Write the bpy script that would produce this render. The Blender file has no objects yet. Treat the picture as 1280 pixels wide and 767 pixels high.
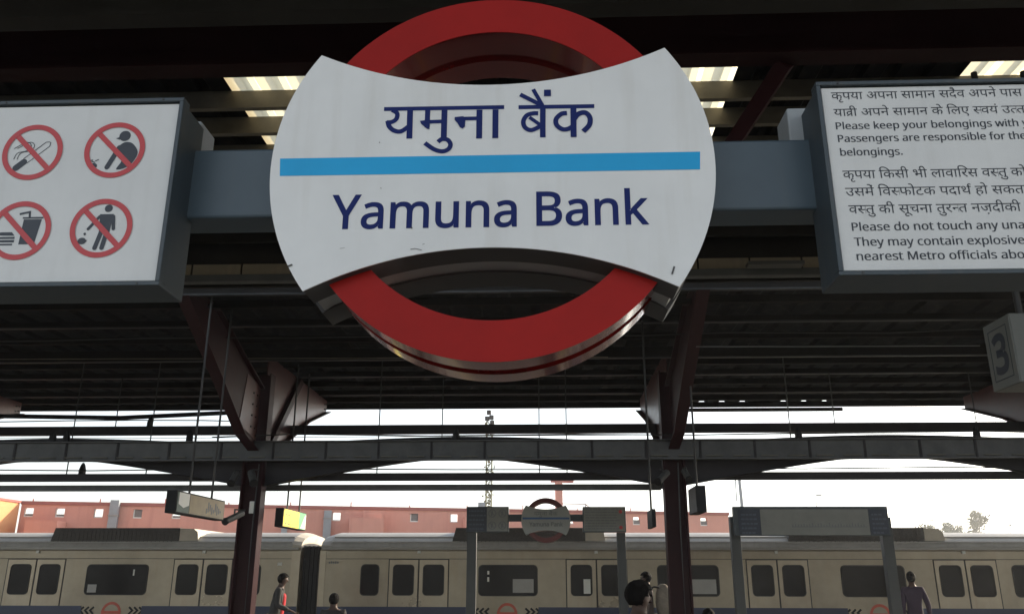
import bpy, bmesh, math, random
from mathutils import Vector, Matrix
random.seed(7)
sc = bpy.context.scene
col = sc.collection
R = math.radians

# ------------------------------------------------------------------ camera
cam_d = bpy.data.cameras.new('camera')
cam = bpy.data.objects.new('camera', cam_d)
col.objects.link(cam)
cam.location = (0, 0, 1.65)
cam.rotation_mode = 'XYZ'
cam.matrix_world = (Matrix.Translation((0, 0, 1.65)) @ Matrix.Rotation(R(2.3), 4, 'Z')
                    @ Matrix.Rotation(R(90 + 17.7), 4, 'X') @ Matrix.Rotation(R(0.1), 4, 'Z'))
cam_d.sensor_width = 36.0
cam_d.lens = 36.0 * 1048.0 / 1280.0
cam_d.clip_start = 0.05
cam_d.clip_end = 6000
sc.camera = cam

# ------------------------------------------------------------------ sky, sun, exposure
SUN_EL, SUN_AZ = 18.0, 54.0
world = bpy.data.worlds.new('World')
sc.world = world
world.use_nodes = True
wn = world.node_tree
for n in list(wn.nodes):
    wn.nodes.remove(n)
sky = wn.nodes.new('ShaderNodeTexSky')
sky.sky_type = 'NISHITA'
sky.sun_disc = False
sky.sun_elevation = R(SUN_EL)
sky.sun_rotation = R(SUN_AZ)
sky.air_density = 1.0
sky.dust_density = 1.2
sky.ozone_density = 1.0
bg = wn.nodes.new('ShaderNodeBackground')
bg.inputs['Strength'].default_value = 0.15
wo = wn.nodes.new('ShaderNodeOutputWorld')
hs = wn.nodes.new('ShaderNodeHueSaturation')
hs.inputs['Saturation'].default_value = 0.42
wn.links.new(sky.outputs[0], hs.inputs['Color'])
wn.links.new(hs.outputs[0], bg.inputs[0])
wn.links.new(bg.outputs[0], wo.inputs[0])

sun_d = bpy.data.lights.new('sun', 'SUN')
sun_d.energy = 3.5
sun_d.angle = R(0.5)
sun_d.color = (1.0, 0.86, 0.66)
sun = bpy.data.objects.new('sun', sun_d)
col.objects.link(sun)
sd = Vector((math.sin(R(SUN_AZ)) * math.cos(R(SUN_EL)), math.cos(R(SUN_AZ)) * math.cos(R(SUN_EL)), math.sin(R(SUN_EL))))
sun.rotation_euler = sd.to_track_quat('Z', 'Y').to_euler()
sun.location = (30, 30, 30)

sc.view_settings.view_transform = 'Standard'
sc.view_settings.look = 'None'
sc.view_settings.exposure = 1.2
sc.view_settings.gamma = 1.0
sc.render.engine = 'CYCLES'
sc.cycles.volume_bounces = 0
sc.cycles.max_bounces = 8
sc.cycles.diffuse_bounces = 5
sc.cycles.glossy_bounces = 3
sc.cycles.transmission_bounces = 6
sc.cycles.transparent_max_bounces = 8

# ------------------------------------------------------------------ materials
MATS = {}


def mat(name, color, rough=0.6, metal=0.0, vary=0.15, scale=3.0, bump=0.0, bscale=60.0, coat=0.0,
        spec=0.5, streak=0.0, dirt=(0.12, 0.10, 0.08)):
    m = bpy.data.materials.new(name)
    m.use_nodes = True
    nt = m.node_tree
    b = nt.nodes['Principled BSDF']
    tc = nt.nodes.new('ShaderNodeTexCoord')
    nz = nt.nodes.new('ShaderNodeTexNoise')
    nz.inputs['Scale'].default_value = scale
    nz.inputs['Detail'].default_value = 6
    nz.inputs['Roughness'].default_value = 0.65
    nt.links.new(tc.outputs['Object'], nz.inputs['Vector'])
    ramp = nt.nodes.new('ShaderNodeMapRange')
    ramp.inputs[1].default_value = 0.3
    ramp.inputs[2].default_value = 0.7
    ramp.inputs[3].default_value = 1.0 - vary
    ramp.inputs[4].default_value = 1.0 + vary
    nt.links.new(nz.outputs[0], ramp.inputs[0])
    mul = nt.nodes.new('ShaderNodeVectorMath')
    mul.operation = 'SCALE'
    mul.inputs[0].default_value = color
    nt.links.new(ramp.outputs[0], mul.inputs['Scale'])
    out = mul.outputs[0]
    if streak > 0:
        mp = nt.nodes.new('ShaderNodeMapping')
        mp.inputs['Scale'].default_value = (9, 9, 0.8)
        nt.links.new(tc.outputs['Object'], mp.inputs[0])
        n2 = nt.nodes.new('ShaderNodeTexNoise')
        n2.inputs['Scale'].default_value = scale * 0.7
        n2.inputs['Detail'].default_value = 5
        nt.links.new(mp.outputs[0], n2.inputs['Vector'])
        r2 = nt.nodes.new('ShaderNodeMapRange')
        r2.inputs[1].default_value = 0.52
        r2.inputs[2].default_value = 0.78
        r2.inputs[3].default_value = 0.0
        r2.inputs[4].default_value = streak
        nt.links.new(n2.outputs[0], r2.inputs[0])
        mx = nt.nodes.new('ShaderNodeMix')
        mx.data_type = 'RGBA'
        nt.links.new(r2.outputs[0], mx.inputs[0])
        nt.links.new(out, mx.inputs[6])
        mx.inputs[7].default_value = (*dirt, 1)
        out = mx.outputs[2]
    nt.links.new(out, b.inputs['Base Color'])
    rr = nt.nodes.new('ShaderNodeMapRange')
    rr.inputs[3].default_value = max(0.02, rough - 0.08)
    rr.inputs[4].default_value = min(1.0, rough + 0.12)
    nt.links.new(nz.outputs[0], rr.inputs[0])
    nt.links.new(rr.outputs[0], b.inputs['Roughness'])
    b.inputs['Metallic'].default_value = metal
    b.inputs['Specular IOR Level'].default_value = spec
    b.inputs['Coat Weight'].default_value = coat
    b.inputs['Coat Roughness'].default_value = 0.08
    if bump > 0:
        n3 = nt.nodes.new('ShaderNodeTexNoise')
        n3.inputs['Scale'].default_value = bscale
        n3.inputs['Detail'].default_value = 4
        nt.links.new(tc.outputs['Object'], n3.inputs['Vector'])
        bp = nt.nodes.new('ShaderNodeBump')
        bp.inputs['Strength'].default_value = bump
        bp.inputs['Distance'].default_value = 0.02
        nt.links.new(n3.outputs[0], bp.inputs['Height'])
        nt.links.new(bp.outputs[0], b.inputs['Normal'])
    MATS[name] = m
    return m


M_WHITE = mat('sign_white', (0.68, 0.685, 0.675), 0.38, vary=0.06, scale=4, streak=0.30, dirt=(0.50, 0.48, 0.43))
M_BOARD = mat('board_white', (0.60, 0.605, 0.595), 0.4, vary=0.06, scale=5, streak=0.14, dirt=(0.38, 0.36, 0.33))
M_SIDE = mat('panel_edge_shaded', (0.055, 0.052, 0.052), 0.45, vary=0.12, spec=0.2)  # pale casing paint darkened, the shade on its edges put into the colour
M_SEAM = mat('seam_aluminium', (0.34, 0.34, 0.33), 0.5, 0.3, vary=0.12)
M_BLUE = mat('stripe_blue', (0.015, 0.34, 0.66), 0.35, vary=0.06, spec=0.25)
M_NAVY = mat('lettering_navy', (0.014, 0.024, 0.12), 0.5, vary=0.08, spec=0.1)
M_INK = mat('lettering_black', (0.02, 0.025, 0.035), 0.45, vary=0.1)
M_PICT = mat('pictogram_black', (0.022, 0.028, 0.04), 0.45, vary=0.1)
M_PROH = mat('prohibition_red', (0.46, 0.035, 0.04), 0.4, vary=0.08)
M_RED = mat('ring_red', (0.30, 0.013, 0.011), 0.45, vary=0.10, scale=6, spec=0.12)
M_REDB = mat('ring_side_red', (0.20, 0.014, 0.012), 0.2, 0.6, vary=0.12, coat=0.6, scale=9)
M_FRAME = mat('frame_slate', (0.036, 0.050, 0.060), 0.45, vary=0.15, streak=0.2, scale=6)
M_BEAM = mat('beam_slate_blue', (0.056, 0.083, 0.104), 0.42, vary=0.12, scale=5, streak=0.25, dirt=(0.08, 0.10, 0.11))
M_POST = mat('post_dark_grey', (0.042, 0.046, 0.046), 0.5, vary=0.15)
M_SCREW = mat('screw_head', (0.05, 0.05, 0.05), 0.4, 0.6)
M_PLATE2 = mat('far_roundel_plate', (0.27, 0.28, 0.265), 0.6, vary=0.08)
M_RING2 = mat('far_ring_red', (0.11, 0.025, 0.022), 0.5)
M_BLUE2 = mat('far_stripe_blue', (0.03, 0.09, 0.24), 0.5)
M_RIB = mat('rib_black_brown', (0.012, 0.011, 0.010), 0.7, vary=0.4, scale=2, spec=0.08)
M_RIBE = mat('rib_edge_dull', (0.034, 0.035, 0.037), 0.5, vary=0.6, scale=0.9, spec=0.15)
M_BLOCK = mat('mount_grey', (0.30, 0.32, 0.33), 0.6, vary=0.12)
M_SEAL = mat('rubber_seal', (0.03, 0.035, 0.04), 0.7)
M_STAIN = mat('scuff_dark', (0.08, 0.08, 0.08), 0.8)
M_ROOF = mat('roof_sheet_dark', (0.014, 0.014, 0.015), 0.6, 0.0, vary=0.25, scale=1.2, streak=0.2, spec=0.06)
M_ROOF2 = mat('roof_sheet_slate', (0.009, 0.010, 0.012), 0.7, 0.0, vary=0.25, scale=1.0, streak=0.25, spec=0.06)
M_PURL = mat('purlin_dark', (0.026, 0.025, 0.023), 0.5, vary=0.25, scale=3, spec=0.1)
M_PURLB = mat('purlin_lit', (0.13, 0.118, 0.092), 0.45, 0.3, vary=0.25, scale=3)  # purlin steel made lighter, skylight glow on its faces put into the colour
M_PURLE = mat('purlin_edge_bright', (0.06, 0.063, 0.066), 0.4, 0.4, vary=0.35, scale=2, spec=0.2)
M_GIRD = mat('girder_maroon', (0.020, 0.008, 0.009), 0.5, vary=0.2, scale=2, spec=0.06)
M_MAR = mat('steel_maroon', (0.026, 0.007, 0.009), 0.5, vary=0.25, scale=2.5, streak=0.3, dirt=(0.05, 0.02, 0.02), spec=0.12)
M_GUSS = mat('gusset_red_lit', (0.070, 0.025, 0.024), 0.35, vary=0.3, scale=4, spec=0.3)  # maroon steel lightened, the sun on gussets and arms painted in
M_TIE = mat('tie_beam_grey', (0.030, 0.028, 0.031), 0.45, vary=0.2, scale=2, spec=0.12)
M_TRAY = mat('tray_grey', (0.085, 0.088, 0.09), 0.45, 0.2, vary=0.25, scale=3, spec=0.25)
M_TAN = mat('eave_tan', (0.22, 0.19, 0.135), 0.6, vary=0.15, scale=3, streak=0.3, spec=0.2)
M_GUT = mat('gutter_grey', (0.09, 0.095, 0.09), 0.5, vary=0.2, spec=0.2)
M_EDGE = mat('edge_trim_light', (0.16, 0.16, 0.15), 0.4, 0.3, vary=0.2)
M_DARK = mat('dark_metal', (0.018, 0.018, 0.02), 0.5, vary=0.2, spec=0.15)
M_ROD = mat('rod_grey', (0.03, 0.03, 0.03), 0.5, 0.3)
M_CAR = mat('car_body_cream', (0.31, 0.265, 0.195), 0.30, 0.45, vary=0.18, scale=1.2, streak=0.28, dirt=(0.30, 0.22, 0.14))  # tone noise stands in for warm reflections from the sunlit floor
M_CARD = mat('car_door_cream', (0.36, 0.305, 0.225), 0.28, 0.45, vary=0.14, scale=1.6, streak=0.22, dirt=(0.30, 0.20, 0.13))
M_CARR = mat('car_roof_grey', (0.52, 0.50, 0.46), 0.5, 0.2, vary=0.15, scale=1.5, streak=0.2)
M_TRIM = mat('car_roof_trim', (0.30, 0.29, 0.27), 0.4, 0.4, vary=0.1)
M_GLASS = mat('car_window_glass', (0.010, 0.010, 0.011), 0.14, vary=0.4, scale=1.5, spec=0.14)
M_RUB = mat('window_rubber', (0.015, 0.015, 0.015), 0.6)
M_STR = mat('car_stripe_blue', (0.018, 0.028, 0.075), 0.4, vary=0.08)
M_EMB = mat('emblem_red', (0.55, 0.09, 0.05), 0.4)
M_POD = mat('hvac_mesh_dark', (0.085, 0.08, 0.075), 0.7, vary=0.3, scale=25, bump=0.5, bscale=120)
M_PODL = mat('hvac_end_cream', (0.62, 0.56, 0.46), 0.5, vary=0.1)
M_UND = mat('underframe_dark', (0.04, 0.04, 0.045), 0.7)
M_PINK = mat('building_salmon', (0.66, 0.31, 0.24), 0.85, vary=0.07, scale=0.6, bump=0.15, bscale=30, streak=0.25, dirt=(0.36, 0.13, 0.11))
M_PINKD = mat('cornice_rust', (0.36, 0.12, 0.10), 0.85, vary=0.08)
M_DUCT = mat('duct_grey', (0.30, 0.32, 0.34), 0.5, 0.2, vary=0.12)
M_LOUV = mat('louvre_grey', (0.20, 0.18, 0.17), 0.6)
M_CONC = mat('platform_concrete', (0.27, 0.255, 0.23), 0.8, vary=0.12, scale=1.5, bump=0.2, bscale=80)
M_GROUND = mat('ground_dust', (0.24, 0.21, 0.16), 0.95, vary=0.2, scale=0.2)
M_BALL = mat('ballast', (0.16, 0.15, 0.14), 0.95, vary=0.4, scale=20, bump=0.8, bscale=25)
M_RAIL = mat('rail_steel', (0.25, 0.20, 0.17), 0.35, 0.8)
M_YEL = mat('tactile_yellow', (0.60, 0.45, 0.05), 0.7)
M_SKIN = mat('skin', (0.065, 0.033, 0.022), 0.55, vary=0.08, scale=8)
M_HAIR = mat('hair_black', (0.006, 0.005, 0.005), 0.75, vary=0.3, scale=40, bump=0.6, bscale=150, spec=0.1)
M_LAMP = mat('lamp_body', (0.06, 0.062, 0.06), 0.5)
M_BARK = mat('bark', (0.10, 0.075, 0.05), 0.9, vary=0.3)
M_LEAF = mat('leaf_olive', (0.095, 0.11, 0.04), 0.8, vary=0.35, scale=0.8)
M_LEAF2 = mat('leaf_yellow_green', (0.12, 0.12, 0.04), 0.8, vary=0.35, scale=0.8)
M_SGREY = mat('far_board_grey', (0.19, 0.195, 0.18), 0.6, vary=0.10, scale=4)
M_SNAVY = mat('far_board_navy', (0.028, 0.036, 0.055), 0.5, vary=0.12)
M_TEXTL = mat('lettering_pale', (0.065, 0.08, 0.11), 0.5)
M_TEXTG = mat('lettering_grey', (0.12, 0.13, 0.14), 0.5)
M_YSIGN = mat('sign_yellow', (0.85, 0.70, 0.04), 0.4, vary=0.06)
M_GSIGN = mat('sign_green', (0.10, 0.42, 0.16), 0.4, vary=0.06)
M_WPAINT = mat('paint_white', (0.75, 0.75, 0.70), 0.4, vary=0.05)
M_AD = mat('advert_tan', (0.32, 0.25, 0.14), 0.45, vary=0.18, scale=5)
M_ADG = mat('advert_teal', (0.10, 0.14, 0.12), 0.45, vary=0.2, scale=5)
M_NUM = mat('number_face_grey', (0.13, 0.135, 0.125), 0.5, vary=0.08, scale=6)
M_GRN = mat('mast_paint_green', (0.16, 0.19, 0.13), 0.7, vary=0.4, scale=3)


def sky_sheet(name):
    m = bpy.data.materials.new(name)
    m.use_nodes = True
    nt = m.node_tree
    for n in list(nt.nodes):
        nt.nodes.remove(n)
    o = nt.nodes.new('ShaderNodeOutputMaterial')
    tr = nt.nodes.new('ShaderNodeBsdfTranslucent')
    df = nt.nodes.new('ShaderNodeBsdfDiffuse')
    mx = nt.nodes.new('ShaderNodeMixShader')
    tc = nt.nodes.new('ShaderNodeTexCoord')
    nz = nt.nodes.new('ShaderNodeTexNoise')
    nz.inputs['Scale'].default_value = 3.0
    nz.inputs['Detail'].default_value = 5
    cr = nt.nodes.new('ShaderNodeMix')
    cr.data_type = 'RGBA'
    cr.inputs[6].default_value = (0.97, 0.90, 0.66, 1)
    cr.inputs[7].default_value = (0.80, 0.70, 0.46, 1)
    nt.links.new(tc.outputs['Object'], nz.inputs['Vector'])
    nt.links.new(nz.outputs[0], cr.inputs[0])
    nt.links.new(cr.outputs[2], tr.inputs[0])
    df.inputs[0].default_value = (0.7, 0.65, 0.5, 1)
    mx.inputs[0].default_value = 0.12
    nt.links.new(tr.outputs[0], mx.inputs[1])
    nt.links.new(df.outputs[0], mx.inputs[2])
    nt.links.new(mx.outputs[0], o.inputs[0])
    return m


M_SKYL = sky_sheet('skylight_fibreglass')

# ------------------------------------------------------------------ mesh helpers
ORG = {}


def tag(o, label=None, cat=None, group=None, kind=None):
    if label: o['label'] = label
    if cat: o['category'] = cat
    if group: o['group'] = group
    if kind: o['kind'] = kind
    return o


def thing(name, loc, label, cat, group=None):
    o = bpy.data.objects.new(name, None)
    o.empty_display_size = 0.2
    o.location = loc
    col.objects.link(o)
    ORG[o.name] = Vector(loc)
    return tag(o, label, cat, group)


class MB:
    """collects polygons in world coordinates; build() makes one mesh object"""

    def __init__(s):
        s.v = []
        s.f = []

    def quad(s, a, b, c, d):
        n = len(s.v)
        s.v += [a, b, c, d]
        s.f.append((n, n + 1, n + 2, n + 3))
        return s

    def box(s, x0, x1, y0, y1, z0, z1):
        n = len(s.v)
        s.v += [(x, y, z) for x in (x0, x1) for y in (y0, y1) for z in (z0, z1)]
        for q in ((0, 1, 3, 2), (4, 6, 7, 5), (0, 4, 5, 1), (2, 3, 7, 6), (0, 2, 6, 4), (1, 5, 7, 3)):
            s.f.append(tuple(n + i for i in q))
        return s

    def prism(s, poly, axis, a, b):
        """poly of 2D points; axis 'y': points are (x,z); 'x': (y,z); 'z': (x,y)"""
        n = len(s.v)
        k = len(poly)
        for t in (a, b):
            for p in poly:
                if axis == 'y': s.v.append((p[0], t, p[1]))
                elif axis == 'x': s.v.append((t, p[0], p[1]))
                else: s.v.append((p[0], p[1], t))
        s.f.append(tuple(n + i for i in range(k)))
        s.f.append(tuple(n + k + i for i in reversed(range(k))))
        for i in range(k):
            j = (i + 1) % k
            s.f.append((n + i, n + k + i, n + k + j, n + j))
        return s

    def tube(s, pts, r, seg=8, cap=True):
        pts = [Vector(p) for p in pts]
        rings = []
        for i, p in enumerate(pts):
            if i == 0: d = pts[1] - p
            elif i == len(pts) - 1: d = p - pts[-2]
            else: d = pts[i + 1] - pts[i - 1]
            d.normalize()
            u = d.cross(Vector((0, 0, 1)))
            if u.length < 1e-3: u = Vector((1, 0, 0))
            u.normalize()
            w = d.cross(u)
            rr = r[i] if isinstance(r, (list, tuple)) else r
            ring = []
            for k in range(seg):
                a = 2 * math.pi * k / seg
                s.v.append(tuple(p + u * (rr * math.cos(a)) + w * (rr * math.sin(a))))
                ring.append(len(s.v) - 1)
            rings.append(ring)
        for a, b in zip(rings, rings[1:]):
            for k in range(seg):
                s.f.append((a[k], a[(k + 1) % seg], b[(k + 1) % seg], b[k]))
        if cap:
            s.f.append(tuple(reversed(rings[0])))
            s.f.append(tuple(rings[-1]))
        return s

    def ringy(s, cx, cz, ro, ri, y0, y1, seg=96, a0=0.0, a1=360.0):
        """annulus in the XZ plane extruded along Y"""
        n = len(s.v)
        full = abs(a1 - a0) >= 360
        m = seg if full else seg + 1
        for i in range(m):
            a = R(a0 + (a1 - a0) * i / seg)
            c, q = math.cos(a), math.sin(a)
            for (rr, y) in ((ro, y0), (ri, y0), (ri, y1), (ro, y1)):
                s.v.append((cx + rr * c, y, cz + rr * q))
        for i in range(seg):
            j = (i + 1) % m
            for k in range(4):
                l = (k + 1) % 4
                s.f.append((n + 4 * i + k, n + 4 * j + k, n + 4 * j + l, n + 4 * i + l))
        if not full:
            s.f.append((n, n + 1, n + 2, n + 3))
            e = n + 4 * seg
            s.f.append((e + 3, e + 2, e + 1, e))
        return s

    def add(s, verts, faces):
        n = len(s.v)
        s.v += [tuple(v) for v in verts]
        s.f += [tuple(n + i for i in f) for f in faces]
        return s

    def build(s, name, m, parent=None, bevel=0.0, smooth=False, label=None, kind=None, loc=None):
        org = ORG[parent.name] if parent else Vector(loc or (0, 0, 0))
        me = bpy.data.meshes.new(name)
        me.from_pydata([tuple(Vector(v) - org) for v in s.v], [], s.f)
        bm = bmesh.new()
        bm.from_mesh(me)
        bmesh.ops.recalc_face_normals(bm, faces=bm.faces)
        if bevel > 0:
            es = [e for e in bm.edges if len(e.link_faces) == 2 and e.calc_face_angle(0) > 0.6]
            bmesh.ops.bevel(bm, geom=es, offset=bevel, segments=2, affect='EDGES', profile=0.5, clamp_overlap=True)
        bm.to_mesh(me)
        bm.free()
        if m: me.materials.append(m)
        if smooth:
            for p in me.polygons: p.use_smooth = True
            try: me.set_sharp_from_angle(angle=R(35))
            except Exception: pass
        o = bpy.data.objects.new(name, me)
        col.objects.link(o)
        if parent:
            o.parent = parent
            ORG[o.name] = org
        else:
            o.location = org
            ORG[o.name] = org
        if label: o['label'] = label
        if kind: o['kind'] = kind
        return o


def inst(o, dx, dy=0, dz=0, parent=None, label=None):
    """a copy of one mesh object that shares its data"""
    c = o.copy()
    col.objects.link(c)
    c.parent = parent or o.parent
    c.location = Vector(o.location) + Vector((dx, dy, dz))
    ORG[c.name] = ORG[o.name] + Vector((dx, dy, dz))
    if 'label' in c: del c['label']
    if label: c['label'] = label
    return c


def roundrect(x0, x1, z0, z1, r, n=5):
    pts = []
    for cx, cz, a in ((x1 - r, z1 - r, 0), (x0 + r, z1 - r, 90), (x0 + r, z0 + r, 180), (x1 - r, z0 + r, 270)):
        for i in range(n + 1):
            t = R(a + 90 * i / n)
            pts.append((cx + r * math.cos(t), cz + r * math.sin(t)))
    return pts


# ------------------------------------------------------------------ lettering helpers (flat print, real thin geometry)
FONTS = {}
SC = {}


def font(fn):
    if fn in FONTS: return FONTS[fn]
    f = None
    try:
        import os
        p = bpy.utils.system_resource('DATAFILES', path='fonts')
        p = os.path.join(p, fn)
        if os.path.exists(p): f = bpy.data.fonts.load(p)
    except Exception:
        f = None
    FONTS[fn] = f
    return f


def raw_text(s, fn, size=1.0, bold=0.0, space=1.0):
    c = bpy.data.curves.new('text', 'FONT')
    c.body = s
    c.size = size
    c.offset = bold if fn != DEV else 0.0
    c.space_character = space
    c.resolution_u = 4
    f = font(fn)
    if f: c.font = f
    o = bpy.data.objects.new('text', c)
    col.objects.link(o)
    dg = bpy.context.evaluated_depsgraph_get()
    oe = o.evaluated_get(dg)
    me = oe.to_mesh()
    vs = [(v.co.x, v.co.y) for v in me.vertices]
    fs = [tuple(p.vertices) for p in me.polygons]
    oe.to_mesh_clear()
    bpy.data.objects.remove(o)
    bpy.data.curves.remove(c)
    if fn == DEV:      # bring every Devanagari source to one size: headline top at 0.63
        if 'dev' not in SC:
            SC['dev'] = 1.0
            SC['dev'] = 0.63 / max(v[1] for v in raw_text('\u0928', DEV)[0])
        k = SC['dev']
        vs = [(a * k, b * k) for a, b in vs]
    return vs, fs


DEV = 'NotoSansDevanagari-Regular.woff2'
LAT = 'NotoSansHebrew-Regular.woff2'
ADV = {}


def adv(s, fn=DEV):
    """advance width of a run at size 1"""
    if s not in ADV:
        a = max(v[0] for v in raw_text(s + '\u0928', fn)[0])
        b = max(v[0] for v in raw_text('\u0928', fn)[0])
        ADV[s] = a - b
    return ADV[s]


def half(ch, bold=0.0):
    """half form of a consonant: its glyph without the upright at the right"""
    vs, fs = raw_text(ch, DEV, 1.0, bold)
    w = adv(ch) - 0.155
    bm = bmesh.new()
    bv = [bm.verts.new((x, y, 0)) for x, y in vs]
    for f in fs:
        try: bm.faces.new([bv[i] for i in f])
        except ValueError: pass
    bmesh.ops.bisect_plane(bm, geom=bm.verts[:] + bm.edges[:] + bm.faces[:], plane_co=(w, 0, 0), plane_no=(1, 0, 0), clear_outer=True)
    bm.verts.ensure_lookup_table()
    bm.verts.index_update()
    v2 = [(v.co.x, v.co.y) for v in bm.verts]
    f2 = [tuple(v.index for v in f.verts) for f in bm.faces]
    bm.free()
    return v2, f2, w


def thick(pts, w):
    """constant-width strip through 2D points, as verts and quads"""
    pts = [Vector((p[0], p[1])) for p in pts]
    L, Rr = [], []
    for i, p in enumerate(pts):
        if i == 0: t = (pts[1] - p).normalized(); k = 1
        elif i == len(pts) - 1: t = (p - pts[-2]).normalized(); k = 1
        else:
            t1 = (p - pts[i - 1]).normalized(); t2 = (pts[i + 1] - p).normalized()
            t = (t1 + t2).normalized()
            k = 1 / max(0.5, t.dot(t1))
        n = Vector((-t.y, t.x)) * (w / 2 * k)
        L.append(p + n); Rr.append(p - n)
    vs = [tuple(v) for v in L + Rr]
    m = len(pts)
    return vs, [(i, i + 1, m + i + 1, m + i) for i in range(m - 1)]


def smooth2(pts, n=6):
    """Catmull-Rom through 2D points"""
    P = [pts[0]] + list(pts) + [pts[-1]]
    out = []
    for i in range(1, len(P) - 2):
        p0, p1, p2, p3 = (Vector(P[i + k]) for k in (-1, 0, 1, 2))
        for j in range(n):
            t = j / n
            out.append(tuple(0.5 * ((2 * p1) + (p2 - p0) * t + (2 * p0 - 5 * p1 + 4 * p2 - p3) * t * t + (3 * p1 - p0 - 3 * p2 + p3) * t ** 3)))
    out.append(tuple(pts[-1]))
    return out


HL = 0.595


def dev_run(tokens, bold=0.0):
    """tokens: strings, ('h', consonant) for a half form, ('reph',) over the last letter, ('tra',)"""
    V, F = [], []
    x = 0.0

    def put(vs, fs, dx):
        n = len(V)
        V.extend((a + dx, b) for a, b in vs)
        F.extend(tuple(n + i for i in f) for f in fs)
    for t in tokens:
        if isinstance(t, str):
            vs, fs = raw_text(t, DEV, 1.0, bold)
            put(vs, fs, x)
            x += adv(t)
        elif t[0] == 'h':
            vs, fs, w = half(t[1], bold)
            put(vs, fs, x)
            x += w
        elif t[0] == 'tra':
            w0 = 0.07 + 2 * bold
            put(*thick([(-0.02, HL), (0.50, HL)], w0), x)
            put(*thick([(0.36, HL), (0.36, 0.0)], w0), x)
            put(*thick(smooth2([(0.36, 0.38), (0.16, 0.37), (0.06, 0.28), (0.11, 0.14)]), w0), x)
            put(*thick([(0.33, 0.22), (0.05, 0.02)], w0), x)
            x += 0.48
        elif t[0] == 'reph':
            w0 = 0.06 + 2 * bold
            put(*thick(smooth2([(-0.10, HL + 0.02), (-0.17, HL + 0.11), (-0.10, HL + 0.20), (0.02, HL + 0.16)]), w0), x)
    return V, F


def place_text(vs, fs, x0, z0, sx, sz, y, name, m, parent, bold_z=None, slope=0.0):
    mb = MB()
    y2 = y + 0.0007
    mb.add([(x0 + a * sx, y, z0 + b * sz + a * sx * slope) for a, b in vs], fs)
    o = mb.build(name, m, parent)
    return o


def lat_line(s, x0, x1, z0, cap, y, m, parent, upto=None, bold=0.0, name='lettering', fn=LAT, fat=0.0):
    """a line whose part `upto` spans x0..x1; cap = cap height in metres"""
    vs, fs = raw_text(upto or s, fn, 1.0, bold)
    w = max(v[0] for v in vs) - min(v[0] for v in vs)
    lo = min(v[0] for v in vs)
    hv = raw_text('H', fn, 1.0, 0)[0]
    ch = max(v[1] for v in hv)
    if upto: vs, fs = raw_text(s, fn, 1.0, bold)
    sx = (x1 - x0) / w
    if fat:     # a slightly heavier cut: the outline printed twice, a hair apart
        d = fat / sx
        n = len(vs)
        vs = [(a - d / 2, b) for a, b in vs] + [(a + d / 2, b) for a, b in vs]
        fs = fs + [tuple(i + n for i in f) for f in fs]
        o = place_text([(a - lo, b) for a, b in vs], fs, x0, z0, sx, cap / ch, y, name, m, parent)
        for v in o.data.vertices[n:]: v.co.y -= 0.00008
        return o
    return place_text([(a - lo, b) for a, b in vs], fs, x0, z0, sx, cap / ch, y, name, m, parent)


def dev_line(tokens, x0, x1, zh, y, m, parent, upto=None, bold=0.0, name='lettering', size=None):
    """zh = height of the headline"""
    k = upto or len(tokens)
    V, F = dev_run(tokens[:k], bold)
    w = max(v[0] for v in V)
    if upto: V, F = dev_run(tokens, bold)
    sx = (x1 - x0) / w
    sz = size or sx
    return place_text(V, F, x0, zh - HL * sz, sx, sz, y, name, m, parent)

# ================================================================== GROUND, PLATFORMS, TRACKS
def structure(name, mb, m):
    o = mb.build(name, m)
    return tag(o, kind='structure')


structure('ground', MB().box(-2500, 2500, -2500, 2500, -2.2, -1.25), M_GROUND)
structure('near_platform', MB().box(-60, 60, -5.5, 8.3, -1.2, -0.05).box(-60, 60, -5.55, 8.4, -0.046, 0.0), M_CONC)
structure('opposite_platform', MB().box(-60, 60, 12.2, 20.3, -1.2, -0.05).box(-60, 60, 12.1, 20.36, -0.046, 0.0), M_CONC)
structure('track_bed', MB().box(-60, 60, 8.45, 12.05, -1.2, -1.0).box(-60, 60, 20.4, 30.0, -1.2, -1.0), M_BALL)
t = thing('railway_track', (0, 10.2, -1.0), 'steel railway track between the near and the opposite platform', 'railway track')
for yy in (9.45, 10.95):
    MB().box(-60, 60, yy - 0.035, yy + 0.035, -0.90, -0.75).build('rail', M_RAIL, t)
sl = MB()
for i in range(-60, 61):
    sl.box(i * 0.65 - 0.12, i * 0.65 + 0.12, 9.0, 11.4, -0.998, -0.90)
sl.build('sleepers', M_CONC, t, kind='stuff')
e = MB().box(-60, 60, 7.6, 7.9, 0.004, 0.008).build('tactile_strip', M_YEL)
tag(e, kind='structure')
e = MB().box(-60, 60, 12.6, 12.9, 0.004, 0.008).build('tactile_strip', M_YEL)
tag(e, kind='structure')

# ================================================================== NEAR SIGN GANTRY
g = thing('sign_gantry', (-0.12, 1.86, 0), 'slate blue steel beam carrying the large roundel and both near boards', 'sign gantry')
MB().box(-1.72, 1.56, 1.805, 1.905, 2.457, 2.638).build('beam', M_BEAM, g, bevel=0.006)
MB().box(-1.86, -1.722, 1.79, 1.92, 0, 2.76).build('post', M_BEAM, g, bevel=0.006)
MB().box(1.662, 1.80, 1.79, 1.92, 0, 2.76).build('post', M_BEAM, g, bevel=0.006)

# ---- roundel
CX_, CZ_, RR_ = -0.117, 2.530, 0.502
DX, DZT, DZB, MT, MBT = 0.405, 0.296, 0.296, 0.206, 0.200


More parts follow.
